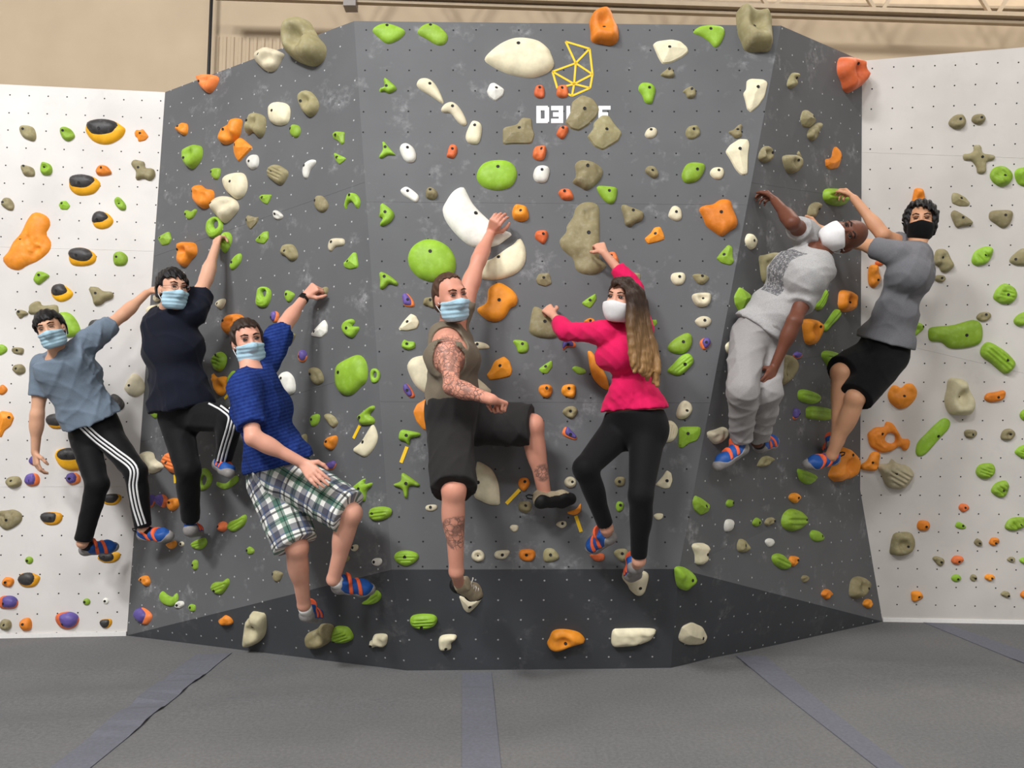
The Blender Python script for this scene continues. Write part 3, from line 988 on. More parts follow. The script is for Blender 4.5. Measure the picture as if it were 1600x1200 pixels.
on - 345,800 400,780 430,745 432,790 400,818 360,815
on 90,1068 42,1065 60,1035 130,1035 148,1070 120,1108 60,1100
ks 240,1067 193,1070 210,1030 260,1030 297,1080 265,1108 205,1112
kn 688,1060 638,1050 670,1030 720,1035 730,1080 690,1112 650,1080
rn - 490,1065 570,1060 575,1100 530,1108 500,1090
ks 670,610 640,610 660,580 705,585 700,630 660,640
gs 677,757 648,770 660,735 695,740 695,780 665,800
cf 968,605 895,630 940,580 970,535 1000,555 1008,600 990,650 955,655 920,640
cs - 885,825 905,808 945,812 940,840 910,850
gf 1210,762 1140,740 1155,695 1200,715 1250,755 1240,800 1190,825 1150,790
gs 1378,742 1340,745 1355,722 1385,728 1388,755 1365,772 1345,765
ws 1383,885 1332,890 1345,850 1385,850 1390,885 1375,915 1340,925
gs 1540,865 1505,870 1530,835 1557,850 1555,880 1525,893
kn 1630,855 1583,865 1600,840 1635,835 1640,860 1610,885 1590,885
cx 1203,1062 1137,1015 1160,997 1220,1000 1237,1035 1220,1060 1225,1095 1195,1130 1160,1125 1155,1070
kn 1440,1008 1413,1020 1425,970 1460,975 1480,1020 1465,1050 1425,1050
ws - 1585,985 1605,965 1635,970 1640,1000 1610,1020
gn 1110,1215 1030,1180 1040,1152 1090,1155 1150,1195 1150,1230 1120,1280 1080,1295 1045,1270
kn - 1540,510 1570,460 1610,450 1640,470 1600,510 1560,520
@C4
gl - 198,80 205,40 250,35 320,60 333,100 300,125 250,120 210,105
gl - 252,190 260,145 330,140 410,160 412,210 380,230 310,225 260,215
pd 183,188 160,200 170,155 195,155 200,190 180,222 162,220
gs - 25,190 35,150 50,155 50,210 30,225
on 843,72 755,60 780,15 810,10 840,25 870,0 910,0 938,40 930,90 890,140 830,160 780,130 760,100
ot 717,313 630,320 645,300 680,275 735,270 745,240 790,250 830,310 850,345 895,350 890,400 860,425 830,395 780,425 720,435 680,415 645,390 | 740,345 755,315 785,312 803,330 800,365 775,375 750,365
on 648,488 580,510 620,480 650,430 700,430 700,480 680,540 620,545 585,535
oj 485,438 400,560 440,480 460,430 495,395 540,450 525,580 470,605 440,615 405,590
gl - 195,560 200,530 300,565 300,600 260,630 210,605
qj+ 1190,80 1112,110 1125,40 1140,-30 1190,-35 1240,-20 1260,30 1290,90 1295,140 1270,190 1210,200 1140,185
ql+ 787,552 690,510 760,500 780,470 820,500 880,515 918,560 890,620 850,655 800,662 745,640 715,570
gs 1070,328 932,430 945,370 1000,310 1060,250 1110,215 1150,235 1140,285 1080,350 1000,440 950,458
on 1435,82 1357,95 1375,60 1430,50 1480,40 1490,65 1470,100 1400,118
kn 1278,315 1228,305 1245,287 1300,290 1307,315 1280,340 1240,335
kj 1513,313 1457,330 1475,290 1520,280 1548,310 1520,350 1470,350
gn - 1575,190 1600,160 1630,165 1630,230 1590,225
gL - 1545,430 1580,390 1640,385 1640,470 1590,465
gL 1378,548 1303,545 1330,505 1400,497 1425,525 1410,575 1360,598 1315,580
gL 1468,663 1400,660 1430,620 1490,605 1512,640 1490,700 1450,712 1405,685
on 180,710 133,710 150,685 185,682 200,710 180,745 150,735
gl 222,848 95,850 110,800 155,775 220,800 247,850 230,890 170,922 110,900
gs 332,950 268,940 280,915 320,918 352,950 345,980 300,985 275,965
gl - 32,1090 45,1065 90,1062 140,1110 140,1150 100,1160 50,1130
on 175,1100 135,1100 148,1075 190,1080 192,1105 160,1142 142,1130
rn 1230,772 1193,770 1210,748 1248,755 1258,780 1225,803 1200,790
on 982,887 933,885 950,855 1000,858 1015,885 995,918 945,915
gs 1218,886 1172,885 1190,862 1230,880 1240,900 1215,910 1180,900
gL 1580,880 1487,890 1520,845 1590,835 1640,850 1630,880 1560,920 1500,915
kj 868,1010 765,1055 785,950 830,930 900,935 922,990 900,1050 830,1078 780,1070
kn 1318,993 1288,990 1310,965 1338,985 1335,1010 1305,1012
on 1420,993 1383,990 1400,962 1440,965 1447,990 1420,1012 1390,1005
kn 1078,1110 1030,1090 1055,1078 1100,1095 1100,1125 1075,1140 1045,1115
rn 1190,1107 1147,1100 1170,1075 1215,1080 1222,1105 1190,1130 1155,1122
kn 1520,1098 1495,1095 1520,1080 1545,1090 1535,1115 1505,1110
gn - 1572,1100 1600,1085 1640,1090 1640,1130 1590,1122
@D1
on 40,38 10,40 30,8 75,15 85,40 60,70 20,62
bd - 105,30 120,-10 180,-20 235,0 245,20 215,65 160,75 120,60 | 105,25 125,-10 180,-20 215,0 215,35 180,62 130,55
pd 28,170 -10,165 0,130 60,125 100,145 108,175 85,205 20,208 -10,195
kn 32,303 0,290 20,270 60,280 70,315 45,340 0,330
on 152,298 120,310 130,275 175,262 195,290 190,335 145,345
pd 395,300 338,275 350,240 420,225 475,245 488,280 465,320 415,338 365,320
bd - 620,290 635,272 690,270 697,300 670,328 635,322 | 620,290 635,274 680,272 684,300 664,325 635,320
gs 530,162 E540,162,24,22
ws 657,156 E660,157,20,20
on 890,22 868,25 885,0 920,0 935,40 915,65 885,45
pd 857,270 838,250 850,205 890,200 935,235 938,270 905,308 860,285
gs - 987,130 1005,95 1040,120 1070,130 1095,105 1102,150 1070,190 1030,185 1000,165
wn 1113,182 1093,180 1110,158 1142,160 1145,185 1120,203 1097,197
gs 1195,197 1175,195 1190,175 1218,185 1215,220 1190,222
gl 1345,92 1312,75 1330,40 1380,35 1415,15 1425,45 1400,90 1370,118 1330,105
on - 1357,285 1380,265 1405,250 1440,270 1450,300 1420,312 1385,300
qj 1577,320 1515,380 1525,290 1550,270 1560,235 1610,240 1645,260 1645,370 1600,430 1540,448 1520,420
@D2
kj - 300,400 310,370 370,340 400,310 470,320 475,390 430,440 370,460 320,445
gl 492,403 465,380 480,330 520,320 570,330 600,380 590,410 540,425 475,415
gl - 650,180 690,150 740,95 775,125 760,165 710,185
cn 723,432 700,420 720,405 735,372 805,370 815,400 800,445 750,445 720,455
gl 1035,320 957,295 975,260 1040,248 1110,255 1133,285 1110,325 1040,343 980,330
cn 1187,450 1140,420 1150,385 1190,372 1250,375 1250,400 1220,425 1215,465 1150,465
cf 1337,193 1262,130 1330,150 1420,145 1380,200 1327,247 1295,220
@D3
oj 335,422 220,440 235,405 260,360 330,350 420,370 460,415 440,432 380,450 290,480 240,470
cn 790,437 625,400 635,360 670,350 890,350 895,390 860,425 790,450 680,463 630,455
cf 1195,390 1055,390 1080,325 1140,298 1210,330 1238,385 1220,430 1180,443 1110,445 1060,420
cs 800,67 690,20 720,-30 850,-10 845,80 820,125 780,130 740,100 725,70
@D4
kn - 210,15 225,-5 250,0 245,30 225,42
on - 337,110 355,85 385,85 397,115 370,148 345,130
kj 600,75 520,95 530,30 560,5 605,10 622,60 600,120 560,145 525,130
on - 595,175 610,148 640,145 652,175 630,203 605,190
gs 1185,18 E1178,15,32,24
kn 1292,12 E1285,12,22,22
on 1395,12 1355,15 1370,-10 1410,-5 1418,15 1385,32
on 937,125 897,130 900,100 950,97 972,130 950,152 905,160
kn 1498,122 1455,115 1480,95 1510,105 1512,130 1485,135
on - 1578,115 1600,92 1640,95 1635,140 1590,138
"""
# ================================================================== climbing holds


def hold_mat(name, col, rough, chalk, spec=0.4):
    t = NT(name, rough, spec)
    c = t.coord()
    v = t.noise(c, 14, 3)
    lo = tuple(x * 0.86 for x in col[:3]) + (1,)
    hi = tuple(min(1, x * 1.12) for x in col[:3]) + (1,)
    base = t.ramp(v, [(0.3, lo), (0.7, hi)])
    oi = t.node('ShaderNodeObjectInfo')
    hs = t.node('ShaderNodeHueSaturation')
    t.link(t.math('MULTIPLY_ADD', oi.outputs['Random'], 0.012, 0.494), hs.inputs['Hue'])
    t.link(t.math('MULTIPLY_ADD', oi.outputs['Random'], 0.3, 0.84), hs.inputs['Value'])
    t.link(base, hs.inputs['Color'])
    d = t.noise(c, 30, 4, 0.7)
    t.base(t.mix(t.math('MULTIPLY', t.ramp(d, [(0.5, (0, 0, 0)), (0.8, (1, 1, 1))]), chalk), hs.outputs['Color'], (0.8, 0.8, 0.77, 1)))
    t.bump(t.noise(c, 240, 2), 0.14, 0.002)
    return t.m


HM = {'g': hold_mat('lime_green_resin', srgb(146, 186, 52), 0.55, 0.10), 'o': hold_mat('orange_resin', srgb(244, 148, 40), 0.55, 0.08),
      'r': hold_mat('coral_resin', srgb(238, 124, 66), 0.55, 0.08), 'c': hold_mat('cream_resin', srgb(232, 222, 190), 0.6, 0.06),
      'w': hold_mat('white_resin', srgb(238, 236, 226), 0.6, 0.04), 'k': hold_mat('olive_resin', srgb(152, 142, 104), 0.65, 0.16),
      'q': hold_mat('pale_khaki_resin', srgb(198, 188, 154), 0.65, 0.12), 'b': hold_mat('black_resin', srgb(58, 56, 56), 0.5, 0.10), 'n': hold_mat('charcoal_resin', srgb(72, 69, 66), 0.6, 0.14),
      'p': hold_mat('purple_resin', srgb(104, 88, 162), 0.5, 0.06), 'y': hold_mat('amber_resin', srgb(238, 172, 26), 0.5, 0.03)}
CNAME = {'g': 'lime green', 'o': 'orange', 'r': 'coral red', 'c': 'cream', 'w': 'white', 'k': 'olive', 'q': 'pale khaki', 'b': 'black and amber', 'n': 'charcoal', 'p': 'purple and coral'}
SNAME = {'s': 'smooth', 'n': 'rocky', 'f': 'faceted', 'j': 'hollowed', 'x': 'branching', 'l': 'ribbed', 't': 'ring shaped', 'd': 'two-tone', 'L': 'leafy', 'R': 'cratered'}
ONAME = {'s': 'smooth_hold', 'n': 'rocky_hold', 'f': 'wedge_hold', 'j': 'jug_hold', 'x': 'branched_hold', 'l': 'ribbed_hold', 't': 'ring_hold', 'd': 'two_tone_hold', 'L': 'leafy_hold', 'R': 'cratered_hold'}
HF = {'s': 0.62, 'n': 0.75, 'f': 0.7, 'j': 0.85, 'x': 0.8, 'l': 0.7, 't': 0.8, 'd': 0.6, 'L': 0.6, 'R': 0.45}


def smooth_loop(p, n):
    """closed Catmull-Rom through the points p, resampled evenly to n points"""
    p = np.asarray(p, float)
    m = len(p)
    out = []
    for i in range(m):
        a, b, c, d = p[i - 1], p[i], p[(i + 1) % m], p[(i + 2) % m]
        for t in np.linspace(0, 1, 7)[:-1]:
            out.append(0.5 * (2 * b + (c - a) * t + (2 * a - 5 * b + 4 * c - d) * t * t + (3 * b - a - 3 * c + d) * t ** 3))
    q = np.array(out + [out[0]])
    s = np.concatenate([[0], np.cumsum(np.linalg.norm(np.diff(q, axis=0), axis=1))])
    u = np.linspace(0, s[-1], n + 1)[:-1]
    return np.stack([np.interp(u, s, q[:, k]) for k in (0, 1)], 1)


def line_loop(p, n):
    """closed polygon with slightly eased corners"""
    p = np.asarray(p, float)
    q = []
    for i in range(len(p)):
        a, b, c = p[i - 1], p[i], p[(i + 1) % len(p)]
        q += [b + (a - b) * 0.18, b * 0.9 + (a + c) * 0.05, b + (c - b) * 0.18]
    q = np.array(q + [q[0]])
    s = np.concatenate([[0], np.cumsum(np.linalg.norm(np.diff(q, axis=0), axis=1))])
    u = np.linspace(0, s[-1], n + 1)[:-1]
    return np.stack([np.interp(u, s, q[:, k]) for k in (0, 1)], 1)


def poly_dist(pts, loops):
    d = np.full(len(pts), 1e9)
    ins = np.zeros(len(pts), bool)
    for lp in loops:
        a = lp
        b = np.roll(lp, -1, 0)
        ab = b - a
        ap = pts[:, None] - a[None]
        t = np.clip((ap * ab[None]).sum(-1) / ((ab ** 2).sum(-1)[None] + 1e-15), 0, 1)
        e = np.linalg.norm(ap - ab[None] * t[..., None], axis=-1).min(1)
        d = np.minimum(d, e)
        y0, y1, x0, x1 = a[:, 1][None], b[:, 1][None], a[:, 0][None], b[:, 0][None]
        X, Y = pts[:, 0][:, None], pts[:, 1][:, None]
        cr = ((y0 > Y) != (y1 > Y)) & (X < (x1 - x0) * (Y - y0) / (y1 - y0 + 1e-15) + x0)
        ins ^= (cr.sum(1) % 2 == 1)
    return np.where(ins, d, -d)


def bumps(p, sc, seed):
    r = np.random.default_rng(seed)
    out = np.zeros(len(p))
    for i in range(7):
        k = r.normal(0, 1, 2)
        k = k / np.linalg.norm(k) * sc * r.uniform(0.6, 2.2)
        out += np.sin(p @ k + r.uniform(0, 6.28) + 1.3 * np.sin(p @ (k[::-1] * [0.7, -0.8]) + r.uniform(0, 6.28))) / 7
    return out * 2


def hold_mesh(loops, ty, hfac, bolt, seed, hscale=1.0, lift=0.0):
    """relief built on the hold's footprint: height follows the distance to its rim. Returns verts, faces, height function"""
    base = loops[0]
    ext = base.max(0) - base.min(0)
    L = float(ext.max())
    gn = 17 if L < 0.12 else 24 if L < 0.3 else 34
    if ty == 'l':
        gn = 24 if L < 0.1 else 40
    gx = np.linspace(base[:, 0].min(), base[:, 0].max(), gn)
    gy = np.linspace(base[:, 1].min(), base[:, 1].max(), gn)
    G = np.stack(np.meshgrid(gx, gy), -1).reshape(-1, 2)
    D = poly_dist(G, loops)
    dm = float(D.max())
    h = hfac * dm * hscale
    th = seed * 1.7

    def height(p, d):
        q = np.clip(d / dm, 0, 1)
        if ty == 'f':
            z = h * (0.25 * np.minimum(q * 8, 1) + 0.75 * q)
        elif ty in 'sd':
            z = h * np.sqrt(np.clip(1 - (1 - q) ** 2, 0, 1))
        elif ty == 'x':
            z = h * np.clip(1 - (1 - np.minimum(q * 1.5, 1)) ** 2, 0, 1) ** 0.5
        else:
            z = h * np.clip(1 - (1 - np.minimum(q * 1.6, 1)) ** 2, 0, 1) ** 0.6
        if ty in 'nLRj':
            z = z + (0.30 if ty in 'nL' else 0.12) * h * bumps(p, 22 / (dm * 9 + 0.12), seed) * np.minimum(q * 3, 1)
        if ty == 'L':
            ang = math.sin(seed)
            z = z - 0.25 * h * np.maximum(0, np.sin((p @ np.array([math.cos(ang), math.sin(ang) + 1.2])) * 2.6 / (dm * 0.33))) * np.minimum(q * 3, 1)
        if ty == 'l':
            c = base - base.mean(0)
            ev, evec = np.linalg.eigh(c.T @ c)
            w = evec[:, 0]
            z = z - 0.20 * h * np.clip(1.6 * np.abs(np.cos((p - base.mean(0)) @ w * math.pi / max(L / 8.5, 0.012))) - 0.8, 0, 1) * np.minimum(q * 4, 1)
        if ty == 'j':
            cc = base.mean(0) + np.array([0, 0.1 * dm])
            z = z - 0.62 * h * np.exp(-(((p - cc) / (dm * 0.55)) ** 2).sum(1))
        if ty == 'R':
            r = np.random.default_rng(seed)
            for _ in range(3):
                cc = base[r.integers(len(base))] * 0.62 + base.mean(0) * 0.38
                e = ((p - cc) ** 2).sum(1) / (dm * 0.5) ** 2
                z = z - 0.5 * h * np.exp(-e ** 2) * (0.75 + 0.5 * bumps(p, 90, seed + 3)) * np.minimum(q * 4, 1)
        if ty == 't':
            z = z + 0.12 * h * np.sin(q * 9.5)
        return z + lift

    nb = len(base)
    P2 = [base]
    for lp in loops[1:]:
        P2.append(lp)
    edges = []
    k = 0
    for lp in loops:
        edges += [(k + i, k + (i + 1) % len(lp)) for i in range(len(lp))]
        k += len(lp)
    # loops drawn in from the rim
    for fr in (0.10, 0.32):
        for li, lp in enumerate(loops):
            nrm = np.roll(lp, -1, 0) - np.roll(lp, 1, 0)
            nrm = np.stack([-nrm[:, 1], nrm[:, 0]], 1)
            nrm /= np.linalg.norm(nrm, axis=1)[:, None] + 1e-12
            q = lp + nrm * fr * dm
            if np.median(poly_dist(q, loops)) < 0:
                q = lp - nrm * fr * dm
            ok = poly_dist(q, loops) > 0.9 * fr * dm
            P2.append(q[ok])
    inner = G[D > 0.46 * dm]
    P2.append(inner)
    pts = np.concatenate(P2)
    r = delaunay_2d_cdt([Vector(x) for x in pts], edges, [], 0, 1e-6)
    vc = np.array([tuple(x) for x in r[0]])
    tri = [tuple(f) for f in r[2]]
    cen = np.array([vc[list(f)].mean(0) for f in tri])
    keep = poly_dist(cen, loops) > 0
    tri = [f for f, kk in zip(tri, keep) if kk]
    d = poly_dist(vc, loops)
    d = np.where(np.abs(d) < 1e-5, 0, d)
    z = height(vc, np.maximum(d, 0))
    z = np.where(d <= 1e-5, lift - 0.003, np.maximum(z, lift + 0.0015))
    verts = np.concatenate([vc, z[:, None]], 1)
    fc = []
    for f in tri:
        a, b, c = vc[f[0]], vc[f[1]], vc[f[2]]
        ar = (b[0] - a[0]) * (c[1] - a[1]) - (b[1] - a[1]) * (c[0] - a[0])
        fc.append(f if ar > 0 else f[::-1])
    return verts, fc, (lambda p: float(height(np.array([p]), np.maximum(poly_dist(np.array([p]), loops), 0))[0])), dm, h


def bolt_mesh():
    v, f = [], []
    n = 10
    for (r, z) in ((1.0, -1.0), (1.0, 0.14), (0.7, 0.16), (0.5, 0.09)):
        v += [(r * math.cos(2 * math.pi * i / n), r * math.sin(2 * math.pi * i / n), z) for i in range(n)]
    for k in range(3):
        f += [(k * n + i, k * n + (i + 1) % n, (k + 1) * n + (i + 1) % n, (k + 1) * n + i) for i in range(n)]
    f.append(tuple(range(3 * n, 4 * n)))
    me = bpy.data.meshes.new('bolt')
    me.from_pydata(v, [], f)
    me.materials.append(M['bolt'])
    return me


BOLT = bolt_mesh()
WSAY = {'wall_left': 'the left white wall', 'wall_right': 'the right white wall', 'wall_center': 'the grey centre panel', 'wall_center_left': 'the left grey facet', 'wall_center_right': 'the right grey facet',
        'wall_right_corner': 'the right grey facet', 'wall_kick_left': 'the dark kickboard', 'wall_kick_center': 'the dark kickboard', 'wall_kick_right': 'the dark kickboard'}
OFFS = {c + str(i + 1): (i * 400, 'ABCD'.index(c) * 300) for c in 'ABCD' for i in range(4)}
HOLDS = []
cur = None
for ln in HOLD_DATA.strip().split('\n'):
    if ln[0] == '@':
        cur = OFFS[ln[1:]]
        continue
    tk = ln.split()
    to = lambda s: tuple(float(x) for x in s.split(','))
    sc = lambda p: (p[0] / 4 + cur[0], p[1] / 4 + cur[1])
    loops = [[]]
    for s in tk[2:]:
        if s == '|':
            loops.append([])
        elif s[0] == 'E':
            cx, cy, rx, ry = to(s[1:])
            loops[-1] += [(cx + rx * math.cos(a), cy + ry * math.sin(a)) for a in np.linspace(0, 2 * math.pi, 11)[:-1]]
        else:
            loops[-1].append(to(s))
    HOLDS.append(dict(c=tk[0][0], t=tk[0][1], big=tk[0].endswith('+'), bolt=None if tk[1] == '-' else sc(to(tk[1])), loops=[[sc(p) for p in l] for l in loops]))

for h in HOLDS:
    a = np.array(h['loops'][0])
    h['px'] = (a.max(0) + a.min(0)) / 2
    h['size'] = float((a.max(0) - a.min(0)).max())
    s = h['size']
    h['sz'] = 'tiny' if s < 15 else 'small' if s < 25 else 'mid-sized' if s < 40 else 'large' if s < 75 else 'huge'

for hi, h in enumerate(HOLDS):
    r = wall_at(*h['px'])
    p0, n = r[1], r[2]
    h['wall'] = r[3]
    # parallax: the footprint sits on the wall while the outline seen is that of the raised relief
    ax_u = unit(np.cross([0, 0, 1.0], n))
    ax_v = np.cross(n, ax_u)
    R = Matrix(((ax_u[0], ax_v[0], n[0]), (ax_u[1], ax_v[1], n[1]), (ax_u[2], ax_v[2], n[2])))

    def loc2(p, off=0.0):
        q = on_plane(p[0], p[1], p0 + n * off, n) - p0
        return (np.dot(q, ax_u), np.dot(q, ax_v))

    ty, col = h['t'], h['c']
    N = 30 if h['size'] < 40 else 44 if h['size'] < 100 else 64
    mk = line_loop if ty == 'f' else smooth_loop
    off = 0.35 * h['size'] / 230 * 0.35
    l2 = [mk([loc2(p, off) for p in l], N if i == 0 else max(16, N // 2)) for i, l in enumerate(h['loops'])]
    hs = 1.3 if h['big'] else (1.0 if h['size'] < 45 or ty == 'j' else 0.72)
    if col in 'bp':
        if col == 'p':
            c = l2[0].mean(0)
            sgn = 1 if hi % 3 else -1
            l2 = [l2[0], c + (l2[0] - c) * [0.80, 0.9] - [0.16 * sgn * (l2[0][:, 0].max() - l2[0][:, 0].min()) * 0.5, -0.004]]
        v, f, hf, dm, hh = hold_mesh([l2[0]], 's', 0.42 if col == 'b' else 0.55, None, hi)
        o = new_obj(ONAME['d'], v, f, HM['y' if col == 'b' else 'r'], smooth=True)
        v2, f2, hf2, dm2, hh2 = hold_mesh([l2[1]], 'l' if ty == 'l' else 's', 0.75 if col == 'b' else 0.9, None, hi, lift=0.004)
        cap = new_obj('cap', v2, f2, HM[col], o, smooth=True)
        cap['label'] = 'black rounded cap' if col == 'b' else 'purple rounded cap'
        hf = lambda p, a=hf, b=hf2: max(a(p), b(p))
    else:
        lp = [l2[0]] + (l2[1:] if ty == 't' else [])
        v, f, hf, dm, hh = hold_mesh(lp, ty, HF[ty], None, hi, hs)
        o = new_obj(ONAME[ty], v, f, HM[col], smooth=(ty != 'f'))
    h['obj'] = o
    o.matrix_world = Matrix.Translation(Vector(p0)) @ R.to_4x4()
    if h['bolt'] is not None:
        b2 = loc2(h['bolt'], off)
        z = hf(b2)
        e = 0.006
        g = np.array([-(hf((b2[0] + e, b2[1])) - hf((b2[0] - e, b2[1]))) / (2 * e), -(hf((b2[0], b2[1] + e)) - hf((b2[0], b2[1] - e))) / (2 * e)])
        g = np.clip(g, -0.8, 0.8)
        nb = Vector((g[0], g[1], 1)).normalized()
        bo = bpy.data.objects.new('bolt', BOLT)
        COL.objects.link(bo)
        bo.parent = o
        rr = min(0.0125, 0.0085 + h['size'] * 4e-5)
        bo.matrix_local = Matrix.Translation(Vector((b2[0], b2[1], z + 0.0006))) @ nb.to_track_quat('Z', 'Y').to_matrix().to_4x4() @ Matrix.Scale(rr, 4)
    o['category'] = 'climbing hold'
    o['group'] = 'climbing holds on ' + WSAY[h['wall']]

# labels: look first, then a place told from a thing one can find; a phrase is used once only
LAND = [('the yellow emblem', 895, 105), ('the white lettering', 850, 180), ('the big white crescent', 735, 320), ('the giant olive hold', 912, 365), ('the huge green dome', 674, 402), ('the wide green oval', 776, 270),
        ('the bearded man\'s head', 706, 462), ('the bearded man\'s raised hand', 773, 352), ('the bearded man\'s raised knee', 833, 665), ('the bearded man\'s raised shoe', 870, 785), ('the bearded man\'s lower shoe', 722, 925),
        ('the bearded man\'s fist', 785, 628), ('the bearded man\'s tank top', 712, 575), ('the woman\'s head', 970, 465), ('the woman\'s top hand', 935, 380), ('the woman\'s lower hand', 853, 485), ('the woman\'s hair ends', 1010, 590),
        ('the woman\'s hips', 992, 655), ('the woman\'s bent knee', 910, 730), ('the woman\'s hanging shoe', 945, 852), ('the woman\'s standing shoe', 992, 905),
        ('the bald man\'s head', 1330, 368), ('the bald man\'s raised hand', 1202, 304), ('the bald man\'s hips', 1183, 525), ('the bald man\'s hanging hand', 1202, 588), ('the bald man\'s shoes', 1160, 715),
        ('the black-masked man\'s head', 1440, 345), ('the black-masked man\'s raised hand', 1322, 297), ('the black-masked man\'s shorts', 1365, 580), ('the black-masked man\'s shoe', 1280, 726), ('the black-masked man\'s back', 1440, 450),
        ('the plaid-shorts man\'s head', 388, 533), ('the plaid-shorts man\'s raised fist', 492, 448), ('the plaid shorts', 470, 790), ('the plaid-shorts man\'s raised shoe', 545, 925), ('the plaid-shorts man\'s lower shoe', 480, 970), ('the royal blue shirt', 425, 650),
        ('the navy-shirt man\'s head', 270, 452), ('the navy-shirt man\'s raised hand', 340, 372), ('the navy-shirt man\'s raised shoe', 347, 738), ('the navy-shirt man\'s lower shoe', 298, 838), ('the navy shirt', 275, 560),
        ('the grey-shirt man\'s head', 78, 515), ('the grey-shirt man\'s hanging hand', 56, 725), ('the grey-shirt man\'s shoe on the white wall', 150, 862), ('the grey-shirt man\'s knee', 212, 735), ('the grey-shirt man\'s outstretched hand', 240, 452),
        ('the top edge', 880, 37), ('the left facet\'s outer top corner', 258, 146), ('the left facet\'s foot corner', 200, 990), ('the right facet\'s foot corner', 1378, 970), ('the right facet\'s outer top corner', 1347, 95),
        ('the long green pod', 1260 + 3, 300), ('the big orange plate', 776, 470), ('the large cream crescent beside his wrist', 785, 403), ('the big green bean', 1497, 522), ('the ringed orange hold', 1390, 687),
        ('the kickboard\'s middle', 850, 970), ('the foot of the right white wall', 1480, 960), ('the foot of the left white wall', 100, 985), ('the black pipe', 328, 110), ('the right end of the kickboard', 1180, 1000),
        ('the white wall\'s orange boulder', 40, 375), ('the wide black and amber dome', 162, 203), ('the tall cream shell', 812, 80), ('the green three-armed hold with tape', 640, 682), ('the right edge of the photo', 1590, 600)]
DIRS = ['right of', 'upper right of', 'above', 'upper left of', 'left of', 'lower left of', 'below', 'lower right of']


def sector(h, L):
    dx, dy = h['px'][0] - L[1], L[2] - h['px'][1]
    return int(round(math.degrees(math.atan2(dy, dx)) / 45.0)) % 8, math.hypot(dx, dy)


used = set()
for h in sorted(HOLDS, key=lambda q: -q['size']):
    shape = SNAME['d'] if h['c'] in 'bp' else SNAME[h['t']]
    look = f"{h['sz']} {CNAME[h['c']]} {shape} hold"
    cand = []
    for L in LAND:
        s, d = sector(h, L)
        if d < 6:
            continue
        same = [q for q in HOLDS if q is not h and q['c'] == h['c'] and q['sz'] == h['sz'] and (q['t'] == h['t'])]
        rivals = sorted(sector(q, L)[1] for q in same if sector(q, L)[0] == s)
        closer = sum(1 for x in rivals if x < d)
        near = rivals and any(abs(x - d) < 0.15 * d for x in rivals)
        cand.append((closer * 400 + (200 if near else 0) + d, L, s, closer, bool(rivals), d))
    cand.sort(key=lambda x: x[0])
    for _, L, s, closer, riv, d in cand:
        word = ('close ' if d < 45 else '') + DIRS[s]
        order = '' if not riv else ('nearest ' if closer == 0 else ['', 'second nearest ', 'third nearest ', 'fourth nearest ', 'fifth nearest ', 'sixth nearest '][min(closer, 5)])
        lab = f"{order}{look} {word} {L[0]}"
        if lab not in used and len(lab.split()) <= 16:
            used.add(lab)
            h['obj']['label'] = lab
            break
# ================================================================== people: implicit surfaces meshed as one continuous skin


class Field:
    """signed distance on a grid; parts are blended in one after another"""

    def __init__(self, prims, res, extra=0.03):
        lo, hi = np.full(3, 1e9), np.full(3, -1e9)
        for p in prims:
            a, b = prim_box(p)
            lo, hi = np.minimum(lo, a), np.maximum(hi, b)
        lo -= extra + 3 * res
        hi += extra + 3 * res
        self.res = res
        self.lo = lo
        self.n = np.ceil((hi - lo) / res).astype(int) + 1
        self.ax = [np.float32(lo[i]) + np.float32(res) * np.arange(self.n[i], dtype=np.float32) for i in range(3)]
        self.d = np.full(self.n, 1.0, np.float32)
        for p in prims:
            self.add(p)

    def add(self, p):
        k = p['k']
        a, b = prim_box(p)
        m = k + 3 * self.res
        i0 = np.clip(((a - m - self.lo) / self.res).astype(int), 0, self.n - 1)
        i1 = np.clip(((b + m - self.lo) / self.res).astype(int) + 2, 1, self.n)
        if (i1 <= i0).any():
            return
        sl = tuple(slice(x, y) for x, y in zip(i0, i1))
        X = self.ax[0][sl[0]][:, None, None]
        Y = self.ax[1][sl[1]][None, :, None]
        Z = self.ax[2][sl[2]][None, None, :]
        v = prim_eval(p, X, Y, Z)
        D = self.d[sl]
        if p.get('sub'):
            self.d[sl] = smax(D, -v, k)
        else:
            h = np.maximum(k - np.abs(D - v), 0) / k
            self.d[sl] = np.minimum(D, v) - h * h * k * 0.25

    def lin(self, o, n):
        """(p - o) . n over the whole grid"""
        return ((self.ax[0] - np.float32(o[0])) * np.float32(n[0]))[:, None, None] + ((self.ax[1] - np.float32(o[1])) * np.float32(n[1]))[None, :, None] + ((self.ax[2] - np.float32(o[2])) * np.float32(n[2]))[None, None, :]

    def cut(self, g, k=0.006):
        """keep only where g < 0"""
        self.d = smax(self.d, g, k)

    def ripple(self, fn, band=0.035):
        idx = np.nonzero(np.abs(self.d) < band)
        P = np.stack([self.ax[i][idx[i]] for i in range(3)], 1)
        self.d[idx] += fn(P).astype(np.float32)

    def mesh(self, smooth=1):
        return surface_nets(self.d, self.lo, self.res, smooth)


def smax(a, b, k):
    h = np.maximum(k - np.abs(a - b), 0) / k
    return np.maximum(a, b) + h * h * k * 0.25


def cap(a, b, ra, rb=None, k=0.02, flat=None, fs=1.0, end=False, start=False):
    return dict(t='c', a=np.asarray(a, float), b=np.asarray(b, float), ra=ra, rb=ra if rb is None else rb, k=k, flat=flat, fs=fs, end=end, start=start)


